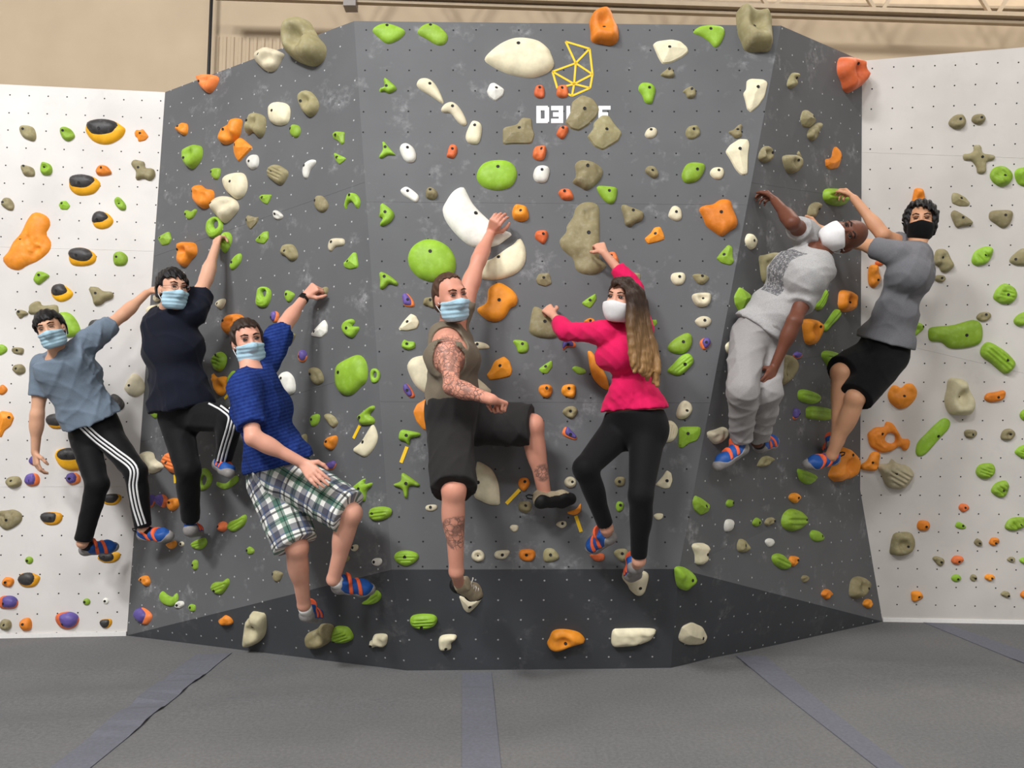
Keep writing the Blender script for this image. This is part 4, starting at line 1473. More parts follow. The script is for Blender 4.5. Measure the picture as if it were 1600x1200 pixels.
def ell(c, axes, r, k=0.02, sub=False):
    a2 = unit(axes[2])
    a0 = unit(np.asarray(axes[0]) - a2 * np.dot(axes[0], a2))
    axes = (a0, np.cross(a2, a0), a2)
    return dict(t='e', c=np.asarray(c, float), m=np.array([unit(x) for x in axes]), r=np.asarray(r, float), k=k, sub=sub)


def prim_box(p):
    if p['t'] == 'c':
        r = max(p['ra'], p['rb']) * max(1.0, p['fs'])
        return np.minimum(p['a'], p['b']) - r, np.maximum(p['a'], p['b']) + r
    r = np.sqrt(((p['m'] * p['r'][:, None]) ** 2).sum(0))
    return p['c'] - r, p['c'] + r


def prim_eval(p, X, Y, Z):
    f = np.float32
    if p['t'] == 'c':
        a, b = p['a'], p['b']
        ab = b - a
        L2 = max(float(ab @ ab), 1e-9)
        x, y, z = X - f(a[0]), Y - f(a[1]), Z - f(a[2])
        tr = (x * f(ab[0]) + y * f(ab[1]) + z * f(ab[2])) / f(L2)
        t = np.clip(tr, 0, 1)
        x, y, z = x - t * f(ab[0]), y - t * f(ab[1]), z - t * f(ab[2])
        if p['flat'] is not None:
            n = p['flat']
            q = (x * f(n[0]) + y * f(n[1]) + z * f(n[2])) * f(1 / p['fs'] - 1)
            x, y, z = x + q * f(n[0]), y + q * f(n[1]), z + q * f(n[2])
        d = np.sqrt(x * x + y * y + z * z) - (f(p['ra']) + t * f(p['rb'] - p['ra']))
        L = math.sqrt(L2)
        if p['end']:
            d = np.maximum(d, (tr - 1) * f(L))
        if p['start']:
            d = np.maximum(d, -tr * f(L))
        return d
    c, m, r = p['c'], p['m'], p['r']
    x, y, z = X - f(c[0]), Y - f(c[1]), Z - f(c[2])
    u = [(x * f(m[i, 0]) + y * f(m[i, 1]) + z * f(m[i, 2])) / f(r[i]) for i in range(3)]
    k0 = np.sqrt(u[0] ** 2 + u[1] ** 2 + u[2] ** 2) + f(1e-6)
    k1 = np.sqrt((u[0] / f(r[0])) ** 2 + (u[1] / f(r[1])) ** 2 + (u[2] / f(r[2])) ** 2) + f(1e-6)
    return k0 * (k0 - 1) / k1


def surface_nets(d, lo, res, smooth=1):
    s = d < 0
    c = np.zeros(tuple(np.array(d.shape) - 1), np.int8)
    offs = [(i, j, k) for i in (0, 1) for j in (0, 1) for k in (0, 1)]
    S = lambda o: tuple(slice(x, x - 1 if x == 0 else None) for x in o)
    for o in offs:
        c += s[S(o)]
    mixed = (c > 0) & (c < 8)
    ijk = np.stack(np.nonzero(mixed), 1)
    ids = np.full(mixed.shape, -1, np.int32)
    ids[mixed] = np.arange(len(ijk))
    acc = np.zeros((len(ijk), 3))
    cnt = np.zeros(len(ijk))
    val = {o: d[ijk[:, 0] + o[0], ijk[:, 1] + o[1], ijk[:, 2] + o[2]] for o in offs}
    for o in offs:
        for ax in range(3):
            if o[ax] == 0:
                q = list(o)
                q[ax] = 1
                a, b = val[o], val[tuple(q)]
                cr = (a < 0) != (b < 0)
                t = np.where(cr, a / np.where(cr, a - b, 1), 0)
                p = np.tile(np.array(o, float), (len(ijk), 1))
                p[:, ax] = t
                acc += p * cr[:, None]
                cnt += cr
    v = lo + res * (ijk + acc / cnt[:, None])
    faces = []
    for ax in range(3):
        b, e = (ax + 1) % 3, (ax + 2) % 3
        sl0 = [slice(None)] * 3
        sl1 = [slice(None)] * 3
        sl0[ax], sl1[ax] = slice(0, -1), slice(1, None)
        s0, s1 = s[tuple(sl0)], s[tuple(sl1)]
        for flip in (0, 1):
            E = np.stack(np.nonzero(s0 & ~s1 if flip == 0 else ~s0 & s1), 1)
            ok = (E[:, b] > 0) & (E[:, e] > 0) & (E[:, b] < d.shape[b] - 1) & (E[:, e] < d.shape[e] - 1)
            E = E[ok]
            q = []
            for (db, de) in ((-1, -1), (0, -1), (0, 0), (-1, 0)):
                F = E.copy()
                F[:, b] += db
                F[:, e] += de
                q.append(ids[F[:, 0], F[:, 1], F[:, 2]])
            q = np.stack(q, 1)
            faces.append(q if flip == 0 else q[:, ::-1])
    fc = np.concatenate(faces)
    fc = fc[(fc >= 0).all(1)]
    for _ in range(smooth):
        sm = np.zeros_like(v)
        n = np.zeros(len(v))
        for i in range(4):
            a, b = fc[:, i], fc[:, (i + 1) % 4]
            np.add.at(sm, a, v[b])
            np.add.at(n, a, 1)
        v = v * 0.5 + 0.5 * sm / np.maximum(n, 1)[:, None]
    return v, fc


def fast_obj(name, v, fc, mat, parent, attrs=None, label=None):
    """quads straight into a mesh; coordinates relative to the parent's place"""
    root = parent
    while root.parent is not None:
        root = root.parent
    base = np.array(root.location)
    me = bpy.data.meshes.new(name)
    me.vertices.add(len(v))
    me.vertices.foreach_set('co', (v - base).astype(np.float32).ravel())
    me.loops.add(fc.size)
    me.loops.foreach_set('vertex_index', fc.astype(np.int32).ravel())
    me.polygons.add(len(fc))
    me.polygons.foreach_set('loop_start', np.arange(0, fc.size, 4, dtype=np.int32))
    me.update(calc_edges=True)
    me.materials.append(mat)
    me.shade_smooth()
    for k, a in (attrs or {}).items():
        a = np.asarray(a, np.float32)
        if a.ndim == 1:
            at = me.attributes.new(k, 'FLOAT', 'POINT')
            at.data.foreach_set('value', a)
        else:
            at = me.attributes.new(k, 'FLOAT_VECTOR', 'POINT')
            at.data.foreach_set('vector', a.ravel())
    o = bpy.data.objects.new(name, me)
    COL.objects.link(o)
    o.parent = parent
    if label:
        o['label'] = label
    return o


def rel_obj(name, v, f, mat, parent, smooth=True, label=None):
    root = parent
    while root.parent is not None:
        root = root.parent
    o = new_obj(name, [np.asarray(x) - np.array(root.location) for x in v], f, mat, parent, smooth)
    if label:
        o['label'] = label
    return o


def folds(seed, amp, wl=0.09, dirs=None, n=5):
    """cloth creases: sharp-topped waves, warped"""
    r = np.random.default_rng(seed)
    W = []
    for i in range(n):
        d = r.normal(0, 1, 3) if dirs is None else np.asarray(dirs[i % len(dirs)]) + r.normal(0, 0.35, 3)
        W.append((unit(d) * 2 * math.pi / (wl * r.uniform(0.6, 1.7)), r.uniform(0, 6.28), r.normal(0, 1, 3) * 9, r.uniform(0, 6.28)))

    def fn(P):
        out = np.zeros(len(P))
        for k, ph, m, ph2 in W:
            e = 0.5 + 0.5 * np.sin(P @ m + ph2)
            out += (1 - np.abs(np.sin((P @ k + ph + 1.6 * np.sin(P @ m + ph2)) * 0.5))) ** 2 * e
        return -amp * (out / n * 2.2)
    return fn


# ---- materials for people


def skin_mat(name, col, ink=False, red=0.06):
    t = NT(name, 0.5, 0.35)
    c = t.coord()
    v = t.noise(c, 9, 3)
    lo = (col[0] * 0.93, col[1] * 0.87, col[2] * 0.86, 1)
    base = t.ramp(v, [(0.3, lo), (0.7, col)])
    if ink:
        at = t.node('ShaderNodeAttribute', attribute_name='ink')
        w = t.node('ShaderNodeTexVoronoi', feature='DISTANCE_TO_EDGE')
        w.inputs['Scale'].default_value = 34
        wv = t.node('ShaderNodeVectorMath', operation='MULTIPLY_ADD')
        nn = t.node('ShaderNodeTexNoise')
        nn.inputs['Scale'].default_value = 16
        t.link(c, nn.inputs['Vector'])
        t.link(nn.outputs['Color'], wv.inputs[0])
        wv.inputs[1].default_value = (0.06, 0.06, 0.06)
        t.link(c, wv.inputs[2])
        t.link(wv.outputs[0], w.inputs['Vector'])
        lines = t.ramp(w.outputs['Distance'], [(0.03, (1, 1, 1)), (0.10, (0, 0, 0))])
        blot = t.ramp(t.noise(c, 24, 4, 0.6), [(0.44, (0, 0, 0)), (0.6, (1, 1, 1))])
        pat = t.math('MAXIMUM', t.math('MULTIPLY', lines, 0.9), t.math('MULTIPLY', blot, 0.72))
        base = t.mix(t.math('MULTIPLY', t.math('MULTIPLY', pat, at.outputs['Fac']), 0.8), base, srgb(52, 54, 56))
    t.base(base)
    t.b.inputs['Subsurface Weight'].default_value = 0.12
    t.b.inputs['Subsurface Radius'].default_value = (0.012, 0.005, 0.003)
    t.b.inputs['Subsurface Scale'].default_value = 0.5
    t.bump(t.noise(c, 300, 2), 0.06, 0.001)
    return t.m


def cloth_mat(name, col, rough=0.9, heather=0.1, scale=220):
    t = NT(name, rough, 0.15)
    c = t.coord()
    v = t.noise(c, scale, 2, 0.7)
    lo = tuple(x * (1 - heather) for x in col[:3]) + (1,)
    hi = tuple(min(1, x * (1 + heather)) for x in col[:3]) + (1,)
    t.base(t.ramp(v, [(0.3, lo), (0.7, hi)]))
    t.b.inputs['Sheen Weight'].default_value = 0.06
    t.bump(v, 0.12, 0.001)
    return t.m


def hair_mat(name, top, tip):
    t = NT(name, 0.45, 0.3)
    at = t.node('ShaderNodeAttribute', attribute_name='gc')
    sp = t.node('ShaderNodeSeparateXYZ')
    t.link(at.outputs['Vector'], sp.inputs[0])
    mp = t.node('ShaderNodeMapping')
    mp.inputs['Scale'].default_value = (60, 60, 4)
    t.link(t.coord(), mp.inputs['Vector'])
    v = t.noise(mp.outputs[0], 3, 3, 0.6)
    base = t.mix(sp.outputs[0], top, tip)
    t.base(t.mix(t.math('MULTIPLY', v, 0.55), base, tuple(x * 0.3 for x in top[:3]) + (1,)))
    t.bump(v, 0.6, 0.006)
    return t.m


def gc_parts(t):
    at = t.node('ShaderNodeAttribute', attribute_name='gc')
    sp = t.node('ShaderNodeSeparateXYZ')
    t.link(at.outputs['Vector'], sp.inputs[0])
    return sp.outputs


def plaid_mat():
    t = NT('plaid_cotton', 0.9, 0.1)
    u, v, _ = gc_parts(t)

    def band(x, period, ph, w):
        f = t.math('FRACT', t.math('ADD', t.math('DIVIDE', x, period), ph))
        return t.math('LESS_THAN', f, w)
    col = srgb(236, 236, 230)
    for x in (u, v):
        for ph, w, cc, k in ((0.0, 0.26, srgb(44, 46, 74), 0.7), (0.36, 0.2, srgb(28, 100, 76), 0.7), (0.64, 0.07, srgb(24, 26, 34), 0.8), (0.8, 0.05, srgb(90, 110, 150), 0.6), (0.30, 0.03, srgb(30, 34, 40), 0.7)):
            col = t.mix(t.math('MULTIPLY', band(x, 0.165, ph, w), k), col, cc)
    t.base(col)
    t.bump(t.noise(t.coord(), 250, 2), 0.1, 0.001)
    return t.m


def stripe_tee_mat():
    t = NT('royal_blue_jersey', 0.9, 0.12)
    u, v, _ = gc_parts(t)
    f = t.math('SINE', t.math('MULTIPLY', u, 2 * math.pi / 0.02))
    n = t.noise(t.coord(), 60, 3)
    b = t.ramp(t.math('MULTIPLY_ADD', f, 0.18, n), [(0.3, srgb(26, 44, 104)), (0.75, srgb(42, 66, 134))])
    t.base(b)
    return t.m


def print_tee_mat():
    """heather grey jersey with a dark speckled print down the wearer's right side"""
    t = NT('printed_grey_jersey', 0.9, 0.12)
    u, v, w = gc_parts(t)
    c = t.coord()
    n = t.noise(c, 230, 2, 0.7)
    base = t.ramp(n, [(0.3, srgb(158, 157, 157)), (0.7, srgb(190, 189, 188))])
    sp = t.ramp(t.noise(c, 70, 4, 0.75), [(0.40, (0, 0, 0)), (0.5, (1, 1, 1))])
    m = t.math('MULTIPLY', t.math('LESS_THAN', t.math('ABSOLUTE', t.math('ADD', u, 0.21)), 0.15), t.math('LESS_THAN', t.math('ABSOLUTE', t.math('ADD', v, 0.03)), 0.085))
    m = t.math('MULTIPLY', m, t.math('GREATER_THAN', w, 0.0))
    t.base(t.mix(t.math('MULTIPLY', m, t.math('MULTIPLY', sp, 0.85)), base, srgb(84, 84, 88)))
    return t.m


M['eye_white'] = plain('eye_white', srgb(215, 208, 202), 0.3, 0.02, bump=0)
M['iris'] = plain('iris_dark', srgb(34, 24, 20), 0.2, 0.05, bump=0)
M['brow_dark'] = plain('eyebrow_hair', srgb(34, 26, 22), 0.8, 0.1)
M['brow_brown'] = plain('eyebrow_hair_brown', srgb(84, 58, 42), 0.8, 0.1)
M['mask_blue'] = cloth_mat('surgical_mask_blue', srgb(176, 210, 226), 0.8, 0.04, 120)
M['mask_white'] = cloth_mat('mask_white', srgb(236, 234, 234), 0.8, 0.03, 120)
M['mask_black'] = cloth_mat('mask_black', srgb(16, 16, 17), 0.9, 0.1, 120)
M['loop'] = plain('ear_loop_elastic', srgb(225, 228, 230), 0.8, 0.03)
M['hair_black'] = hair_mat('black_hair', srgb(26, 23, 24), srgb(34, 30, 30))
M['hair_brown'] = hair_mat('dark_brown_hair', srgb(58, 42, 33), srgb(70, 50, 38))
M['hair_auburn'] = hair_mat('short_brown_hair', srgb(88, 60, 45), srgb(96, 66, 48))
M['hair_ombre'] = hair_mat('ombre_hair', srgb(58, 38, 28), srgb(190, 146, 92))
M['tee_greyblue'] = cloth_mat('grey_blue_jersey', srgb(116, 130, 145))
M['tee_navy'] = cloth_mat('navy_jersey', srgb(24, 27, 40))
M['tee_royal'] = stripe_tee_mat()
M['tank'] = cloth_mat('olive_grey_jersey', srgb(122, 112, 96))
M['top_pink'] = cloth_mat('magenta_jersey', srgb(222, 30, 92), 0.85, 0.06)
M['tee_print'] = print_tee_mat()
M['tee_grey'] = cloth_mat('mid_grey_heather', srgb(116, 116, 120), 0.9, 0.16)
M['track'] = cloth_mat('black_track_knit', srgb(20, 20, 22), 0.7, 0.1)
M['shorts_black'] = cloth_mat('black_short_knit', srgb(17, 17, 18), 0.9, 0.1)
M['shorts_charcoal'] = cloth_mat('charcoal_canvas', srgb(46, 44, 44), 0.95, 0.12)
M['plaid'] = plaid_mat()
M['sweat'] = cloth_mat('light_grey_sweat_knit', srgb(158, 155, 154))
M['legging'] = cloth_mat('black_legging', srgb(17, 17, 19), 0.75, 0.1)
M['stripe'] = plain('white_stripe', srgb(238, 238, 238), 0.8, 0.02, bump=0)
M['rubber'] = plain('grey_shoe_rubber', srgb(142, 138, 136), 0.6, 0.08, 60)
M['upper_blue'] = plain('blue_shoe_upper', srgb(32, 84, 160), 0.5, 0.08, 60)
M['strap'] = plain('orange_shoe_strap', srgb(240, 104, 62), 0.7, 0.06, 80)
M['black_trim'] = plain('black_webbing', srgb(18, 18, 20), 0.8, 0.1)
M['upper_khaki'] = plain('khaki_shoe_canvas', srgb(164, 150, 124), 0.8, 0.1, 90)
M['sole_black'] = plain('black_shoe_rubber', srgb(20, 20, 20), 0.6, 0.1)
M['lace'] = plain('white_lace', srgb(226, 222, 212), 0.8, 0.03)
M['sock_white'] = cloth_mat('white_sock', srgb(228, 226, 222))
M['watch'] = plain('black_watch', srgb(20, 20, 22), 0.35, 0.1)
M['nail'] = plain('frame_metal', srgb(120, 70, 60), 0.35, 0.05)

SKIN = {k: skin_mat('skin_' + n, srgb(*c), ink=(k == 'p4')) for k, n, c in (('p1', 'light_warm', (226, 176, 144)), ('p2', 'light_warm_b', (228, 178, 150)), ('p3', 'light_pink', (228, 170, 146)), ('p4', 'ruddy', (224, 160, 136)),
                                                                            ('p5', 'light_olive', (224, 168, 142)), ('p6', 'deep_brown', (112, 68, 50)), ('p7', 'tan', (214, 162, 126)))}


def vd(x, y, z):
    """direction given as seen: right, up, towards the viewer"""
    return unit(RGT * x + UPV * y - FWD * z)


def shoe(root, heel, toe, ankle, style, s):
    x = unit(toe - heel)
    z = ankle - heel
    z = unit(z - x * np.dot(z, x))
    y = np.cross(z, x)
    L = float(np.clip(np.linalg.norm(toe - heel), 0.225, 0.285)) + 0.012
    o = heel - x * 0.006
    W = lambda a, b, c: o + x * a + y * b + z * c
    q = L / 0.27

    def prims(e):
        return [cap(W(.040 * q, 0, .040), W(.11 * q, 0, .045), .039 + e, .042 + e, 0.02), cap(W(.11 * q, 0, .045), W(.185 * q, 0, .038), .042 + e, .049 + e, 0.02),
                cap(W(.185 * q, 0, .037), W(L - .034, 0, .028), .049 + e, .033 + e, 0.02), cap(W(.046 * q, 0, .05), W(.056 * q, 0, .092), .041 + e, .040 + e, 0.02)]
    res = 0.0048
    F = Field(prims(0), res)
    lx, ly, lz = F.lin(o, x), F.lin(o, y), F.lin(o, z)
    F.cut(-lz, 0.008)
    F.cut(lz - 0.105 + 0.25 * np.clip(lx - .06, 0, .1), 0.008)
    v, f = F.mesh(1)
    blue = style != 'khaki'
    up = fast_obj('shoe', v, f, M['upper_blue' if blue else 'upper_khaki'], root, label='blue and grey climbing shoe with orange straps' if blue else 'khaki laced climbing shoe with black sole')
    F = Field(prims(0.0035), res)
    lx, lz = F.lin(o, x), F.lin(o, z)
    lim = (0.029 if blue else 0.022) + 0.040 * np.clip((0.080 - lx) / 0.05, 0, 1) * (1 if blue else 0.55) + 0.030 * np.clip((lx - L + 0.07) / 0.04, 0, 1)
    F.cut(-lz - 0.004, 0.006)
    F.cut(lz - lim, 0.006)
    v, f = F.mesh(1)
    fast_obj('sole', v, f, M['rubber' if blue else 'sole_black'], up)
    if blue:
        for c0 in (0.105, 0.162):
            F = Field(prims(0.0055), res)
            lx, lz = F.lin(o, x), F.lin(o, z)
            F.cut(np.abs(lx + 0.45 * (lz - 0.04) - c0 * q) - 0.0125, 0.004)
            F.cut(0.031 - lz, 0.004)
            v, f = F.mesh(1)
            if len(f):
                fast_obj('strap', v, f, M['strap'], up)
    else:
        for i in range(4):
            c0 = (0.105 + 0.024 * i) * q
            hgt = 0.090 - 0.0025 * i
            a, b = tube_vf([W(c0 - .006, -.030, hgt - .014), W(c0, 0, hgt), W(c0 + .010, .030, hgt - .014)], 0.0032, 6)
            rel_obj('lace', a, b, M['lace'], up)
        a, b = tube_vf([W(.09 * q, 0, .092), W(.10 * q, .035, .104), W(.12 * q, .05, .09), W(.135 * q, .055, .075)], 0.003, 6)
        rel_obj('lace', a, b, M['lace'], up)
    a, b = tube_vf([W(.012, -.012, .083), W(-.012, -.012, .094), W(-.022, 0, .102), W(-.012, .012, .094), W(.012, .012, .083)], 0.0045, 6)
    rel_obj('pull_tab', a, b, M['black_trim'], up)
    return up


CURL = {'grip': (0.75, 0.9, 0.6), 'fist': (1.35, 1.5, 0.9), 'hang': (0.35, 0.5, 0.35), 'flat': (0.18, 0.3, 0.2)}


def hand(w, hc, N, side, pose, s, spread=1.0):
    D = unit(hc - w)
    N = unit(N - D * np.dot(N, D))
    T = side * np.cross(D, N)
    out = []
    cu = CURL[pose]
    for i, (off, ls) in enumerate(((.031, (.043, .027, .021)), (.0105, (.047, .031, .022)), (-.0105, (.044, .029, .021)), (-.030, (.035, .022, .019)))):
        b0 = w + (D * .012 + T * off * .55) * s
        kn = w + (D * (.090 - .005 * abs(i - 1)) + T * off) * s
        out.append(cap(b0, kn, .0145 * s, .012 * s, 0.012, N, 1.05))
        p, a = kn, 0.0
        for j, l in enumerate(ls):
            a += cu[j] * (1 + 0.08 * (i - 1))
            d = unit(D * math.cos(a) + N * math.sin(a) + T * off * 2.0 * spread * (1 if j == 0 else 0.6))
            q = p + d * l * s
            out.append(cap(p, q, (.0102 - .0010 * j) * s, (.0096 - .0012 * j) * s, 0.003))
            p = q
    p = w + (D * .024 + T * .022) * s
    for d, l, r0, r1 in ((D * .55 + T * .75 + N * .35, .045, .0155, .0125), (D * .8 + T * .25 + N * .5, .034, .0120, .0105), (D * .8 - T * .05 + N * .6, .027, .0108, .0088)):
        q = p + unit(d) * l * s
        out.append(cap(p, q, r0 * s, r1 * s, 0.006))
        p = q
    return out


def head_prims(hd, F, U, S, s, e=0.0):
    P = lambda a, b, c: hd + (F * a + U * b + S * c) * s
    pr = [ell(P(-.012, .03, 0), (S, F, U), np.array((.0745, .0955, .092)) * s + e, 0.02),
          ell(P(.018, -.03, 0), (S, F, U), np.array((.0625, .076, .085)) * s + e, 0.03),
          cap(P(.055, -.098, -.012), P(.055, -.098, .012), .027 * s + e, None, 0.035),
          cap(P(.03, -.085, -.04), P(.03, -.085, .04), .022 * s + e, None, 0.04)]
    return pr, P


def make_person(key, cfg):
    J = {k: at_depth(*v) for k, v in POSE[key].items()}
    H = cfg['H']
    s = H / 1.75
    Rs, Ls = ('A', 'B') if cfg['right'] == 'A' else ('B', 'A')
    up = unit(J['nk'] - J['pv'])
    right = J['s' + Rs] - J['s' + Ls]
    right = unit(right - up * np.dot(right, up))
    front = np.cross(up, right)
    base = (J['tA'] + J['tB']) / 2
    root = empty('person', base, cfg['label'], 'person')
    F, U = vd(*cfg['F']), vd(*cfg['U'])
    U = unit(U - F * np.dot(U, F))
    S = np.cross(F, U)
    hd = J['hd']
    sh = s * cfg.get('hs', 1.0)
    fem = cfg.get('fem', False)
    g = cfg.get('girth', 1.0)
    hipax = unit(J['iB'] - J['iA'])
    mid = J['ch'] * 0.42 + J['pv'] * 0.58
    uc = J['nk'] - up * .075 * s + front * 0.005

    def torso(e, waist=1.0):
        k = 0.05
        cw = .066 if fem else .075
        pr = [cap(J['ch'] - right * cw * s, J['ch'] + right * cw * s, (.100 if fem else .112) * s * g + e, None, k),
              cap(uc - right * .085 * s, uc + right * .085 * s, .078 * s + e, None, k),
              cap(mid - right * .045 * s, mid + right * .045 * s, (.088 if fem else .100) * s * g * waist + e, None, k),
              cap(uc - up * .03, J['pv'], (.078 if fem else .096) * s * g + e, (.084 if fem else .098) * s * g * waist + e, k, right, 1.28 if fem else 1.42),
              cap(J['pv'] - hipax * .058 * s, J['pv'] + hipax * .058 * s, (.120 if fem else .106) * s * g + e, None, k)]
        for a in 'AB':
            pr.append(cap(J['s' + a], J['nk'] - up * .045 * s, .053 * s + e, .062 * s + e, 0.04))
            pr.append(cap(J['s' + a], J['s' + a] * .8 + J['e' + a] * .2, .056 * s + e, .05 * s + e, 0.03))
        if fem:
            for q in (-1, 1):
                pr.append(ell(J['ch'] + (front * .085 + right * .07 * q + up * .0) * s, (right, front, up), np.array((.07, .065, .07)) * s + e, 0.03))
        return pr

    def leg(a, e, f0=0.0, f1=1.0, hip=.088, knee=.058, calf=.055, ank=.038, k=0.03, flat_end=False):
        """thigh and shank down to a fraction f1 of the shank (2.0 = whole leg, 1.0 = knee)"""
        i, kn, an = J['i' + a], J['k' + a], J['a' + a]
        hp = (1.15 if fem else 1.0)
        out = [cap(i, kn if f1 >= 1 else i + (kn - i) * f1, (hip * hp) * s + e, (knee + (0 if f1 >= 1 else .0)) * s + e, k, end=flat_end and f1 <= 1)]
        if f1 > 1:
            ft = f1 - 1
            out.append(cap(kn, kn + (an - kn) * ft, knee * .95 * s + e, ank * s + e if ft > .8 else calf * s + e, k, end=flat_end))
            back = unit(unit(kn - i) - unit(an - kn) + 1e-3 * front)
            back = -back if np.dot(back, unit(kn - i)) < 0 else back
            if ft > .35:
                # calf muscle on the back of the shank
                dirn = unit(an - kn)
                bk = -front + dirn * np.dot(front, dirn)
                out.append(ell(kn + (an - kn) * .3 + unit(bk) * .014 * s, (np.cross(dirn, bk), bk, dirn), np.array((.05, .05, .12)) * s + e, 0.03))
        return out

    def arm(a, e=0.0, f1=2.0, up_r=.050, el_r=.041, wr_r=.027, k=0.025, end=False):
        sh, el, wr = J['s' + a], J['e' + a], J['w' + a]
        out = [cap(sh, el if f1 >= 1 else sh + (el - sh) * f1, up_r * s + e, (el_r if f1 >= 1 else up_r * .9) * s + e, k, end=end and f1 <= 1)]
        if f1 > 1:
            ft = f1 - 1
            we = wr if ft >= 1 else el + (wr - el) * ft
            out.append(cap(el, we, el_r * s + e, (wr_r if ft >= 1 else el_r * .8) * s + e, k, end=end))
            out.append(ell(el + (wr - el) * .26, (np.cross(wr - el, front + 1e-3), np.cross(wr - el, up + 2e-3), wr - el), np.array((.046, .044, .085)) * s + e, 0.02))
        return out

    # ---- body: one continuous surface
    pr = torso(0.0)
    for a in 'AB':
        if not fem:
            b = J['s' + a] + (J['e' + a] - J['s' + a]) * .5
            pr += arm(a) + [ell(b, (np.cross(J['e' + a] - J['s' + a], front), np.cross(J['e' + a] - J['s' + a], up), J['e' + a] - J['s' + a]), np.array((.052, .052, .09)) * s, 0.02)]
        else:
            pr += arm(a, up_r=.046, el_r=.037, wr_r=.024)
        pr += leg(a, 0.0, f1=2.0, ank=.036)
        an, hl, to = J['a' + a], J['l' + a], J['t' + a]
        zz = unit((an - hl) - unit(to - hl) * np.dot(an - hl, unit(to - hl)))
        pr += [cap(an, hl + unit(to - hl) * .05 + zz * .045, .034 * s, .028 * s, 0.02), cap(hl + unit(to - hl) * .05 + zz * .036, hl + (to - hl) * .78 + zz * .028, .028 * s, .022 * s, 0.02)]
    nb = hd + (-F * .02 - U * .06) * s
    pr.append(cap(J['nk'] - up * .02, nb, (.050 if fem else .056) * s, (.047 if fem else .053) * s, 0.03))
    s0, s = s, sh
    hp, P = head_prims(hd, F, U, S, s)
    pr += hp
    pr += [cap(P(.088, .014, 0), P(.106, -.028, 0), .0095 * s, .0135 * s, 0.012), cap(P(.079, .034, -.032), P(.079, .034, .032), .013 * s, None, 0.02)]
    for q in (-1, 1):
        pr += [ell(P(.062, -.022, .036 * q), (S, F, U), np.array((.026, .024, .026)) * s, 0.02), ell(P(-.008, -.012, .077 * q), (S, F, U), np.array((.011, .021, .033)) * s, 0.006)]
        pr.append(ell(P(.101, .012, .032 * q), (S, F, U), np.array((.019, .016, .012)) * s, 0.01, sub=True))
    s = s0
    for a in 'AB':
        hn = cfg['hand' + a]
        side = 1 if a == Rs else -1
        N = hn['N']
        N = vd(*N) if isinstance(N, tuple) else N
        pr += hand(J['w' + a], J['h' + a], N, side, hn['pose'], s * (0.92 if fem else 1.0))
    Fd = Field(pr, 0.0059)
    v, f = Fd.mesh(0)
    attrs = {}
    if key == 'p4':
        ink = np.zeros(len(v))

        def seg(a, b, p):
            t = np.clip((p - a) @ (b - a) / ((b - a) @ (b - a)), 0, 1)
            return np.linalg.norm(p - a - t[:, None] * (b - a), axis=1), t
        d, t_ = seg(J['sA'], J['eA'], v)
        ink = np.maximum(ink, (d < .085) * np.clip((t_ + .02) * 8, 0, 1))
        d, t_ = seg(J['eA'], J['wA'], v)
        ink = np.maximum(ink, (d < .075) * np.clip((0.92 - t_) * 10, 0, 1))
        for an, kk, t0, rad in (('aB', 'kB', .34, .058), ('aA', 'kA', .50, .10)):
            c = J[an] + (J[kk] - J[an]) * t0 + vd(0.25, 0, 1) * .05
            d = np.linalg.norm(v - c, axis=1)
            ink = np.maximum(ink, np.clip((rad - d) * 90, 0, 1))
        attrs['ink'] = ink
    fast_obj('body', v, f, SKIN[key], root, attrs)

    # ---- face
    s = sh
    for q in (-1, 1):
        ev, ef, em = [], [], []
        c = P(.0872, .011, .032 * q)
        for i in range(9):
            for j in range(14):
                th, ph = math.pi * i / 8, 2 * math.pi * j / 14
                ev.append(c + (F * math.cos(th) * .0095 + S * math.sin(th) * math.cos(ph) * .0145 + U * math.sin(th) * math.sin(ph) * cfg.get('eye', .0065)) * s)
        for i in range(8):
            for j in range(14):
                ef.append((i * 14 + j, (i + 1) * 14 + j, (i + 1) * 14 + (j + 1) % 14, i * 14 + (j + 1) % 14))
        rel_obj('eye', ev, ef, M['eye_white'], root)
        eye = root.children[-1] if False else bpy.data.objects[COL.objects[-1].name]
        eye.data.materials.append(M['iris'])
        for po in eye.data.polygons:
            if po.index < 14 * 3:
                po.material_index = 1
        a, b = tube_vf([P(.0925, .021, .015 * q), P(.0968, .0205, .030 * q), P(.0853, .015, .049 * q)], [.0018 * s, .0026 * s, .0014 * s], 6)
        rel_obj('eyelash_line', a, b, M['brow_dark'], root)
        a, b = tube_vf([P(.0935, .033, .013 * q), P(.0925, .0395, .032 * q), P(.077, .034, .053 * q)], [.0036 * s, .0044 * s, .002 * s], 8)
        rel_obj('eyebrow', a, b, M[cfg.get('brow', 'brow_dark')], root)
    # ---- mask
    e = .011 if cfg['mask'] == 'mask_blue' else .008
    mp, _ = head_prims(hd, F, U, S, s, e)
    mp = mp[1:] + [cap(P(.088, .0, 0), P(.104, -.03, 0), .012 * s + e * .8, .018 * s + e, 0.02 if cfg['mask'] == 'mask_blue' else .045)] + [ell(P(.062, -.022, .036 * q), (S, F, U), np.array((.026, .024, .026)) * s + e, 0.02) for q in (-1, 1)]
    if cfg['mask'] != 'mask_blue':
        mp.append(cap(P(.078, -.02, 0), P(.085, -.085, 0), .034 * s, .03 * s, 0.05))
        mp.append(cap(P(.07, -.05, -.03), P(.07, -.05, .03), .034 * s, None, 0.05))
    Fm = Field(mp, 0.004)
    lu, lf, lsd = Fm.lin(hd, U) / s, Fm.lin(hd, F) / s, Fm.lin(hd, S) / s
    Fm.cut((lu + .006 + .22 * np.abs(lsd)) * s, 0.004)
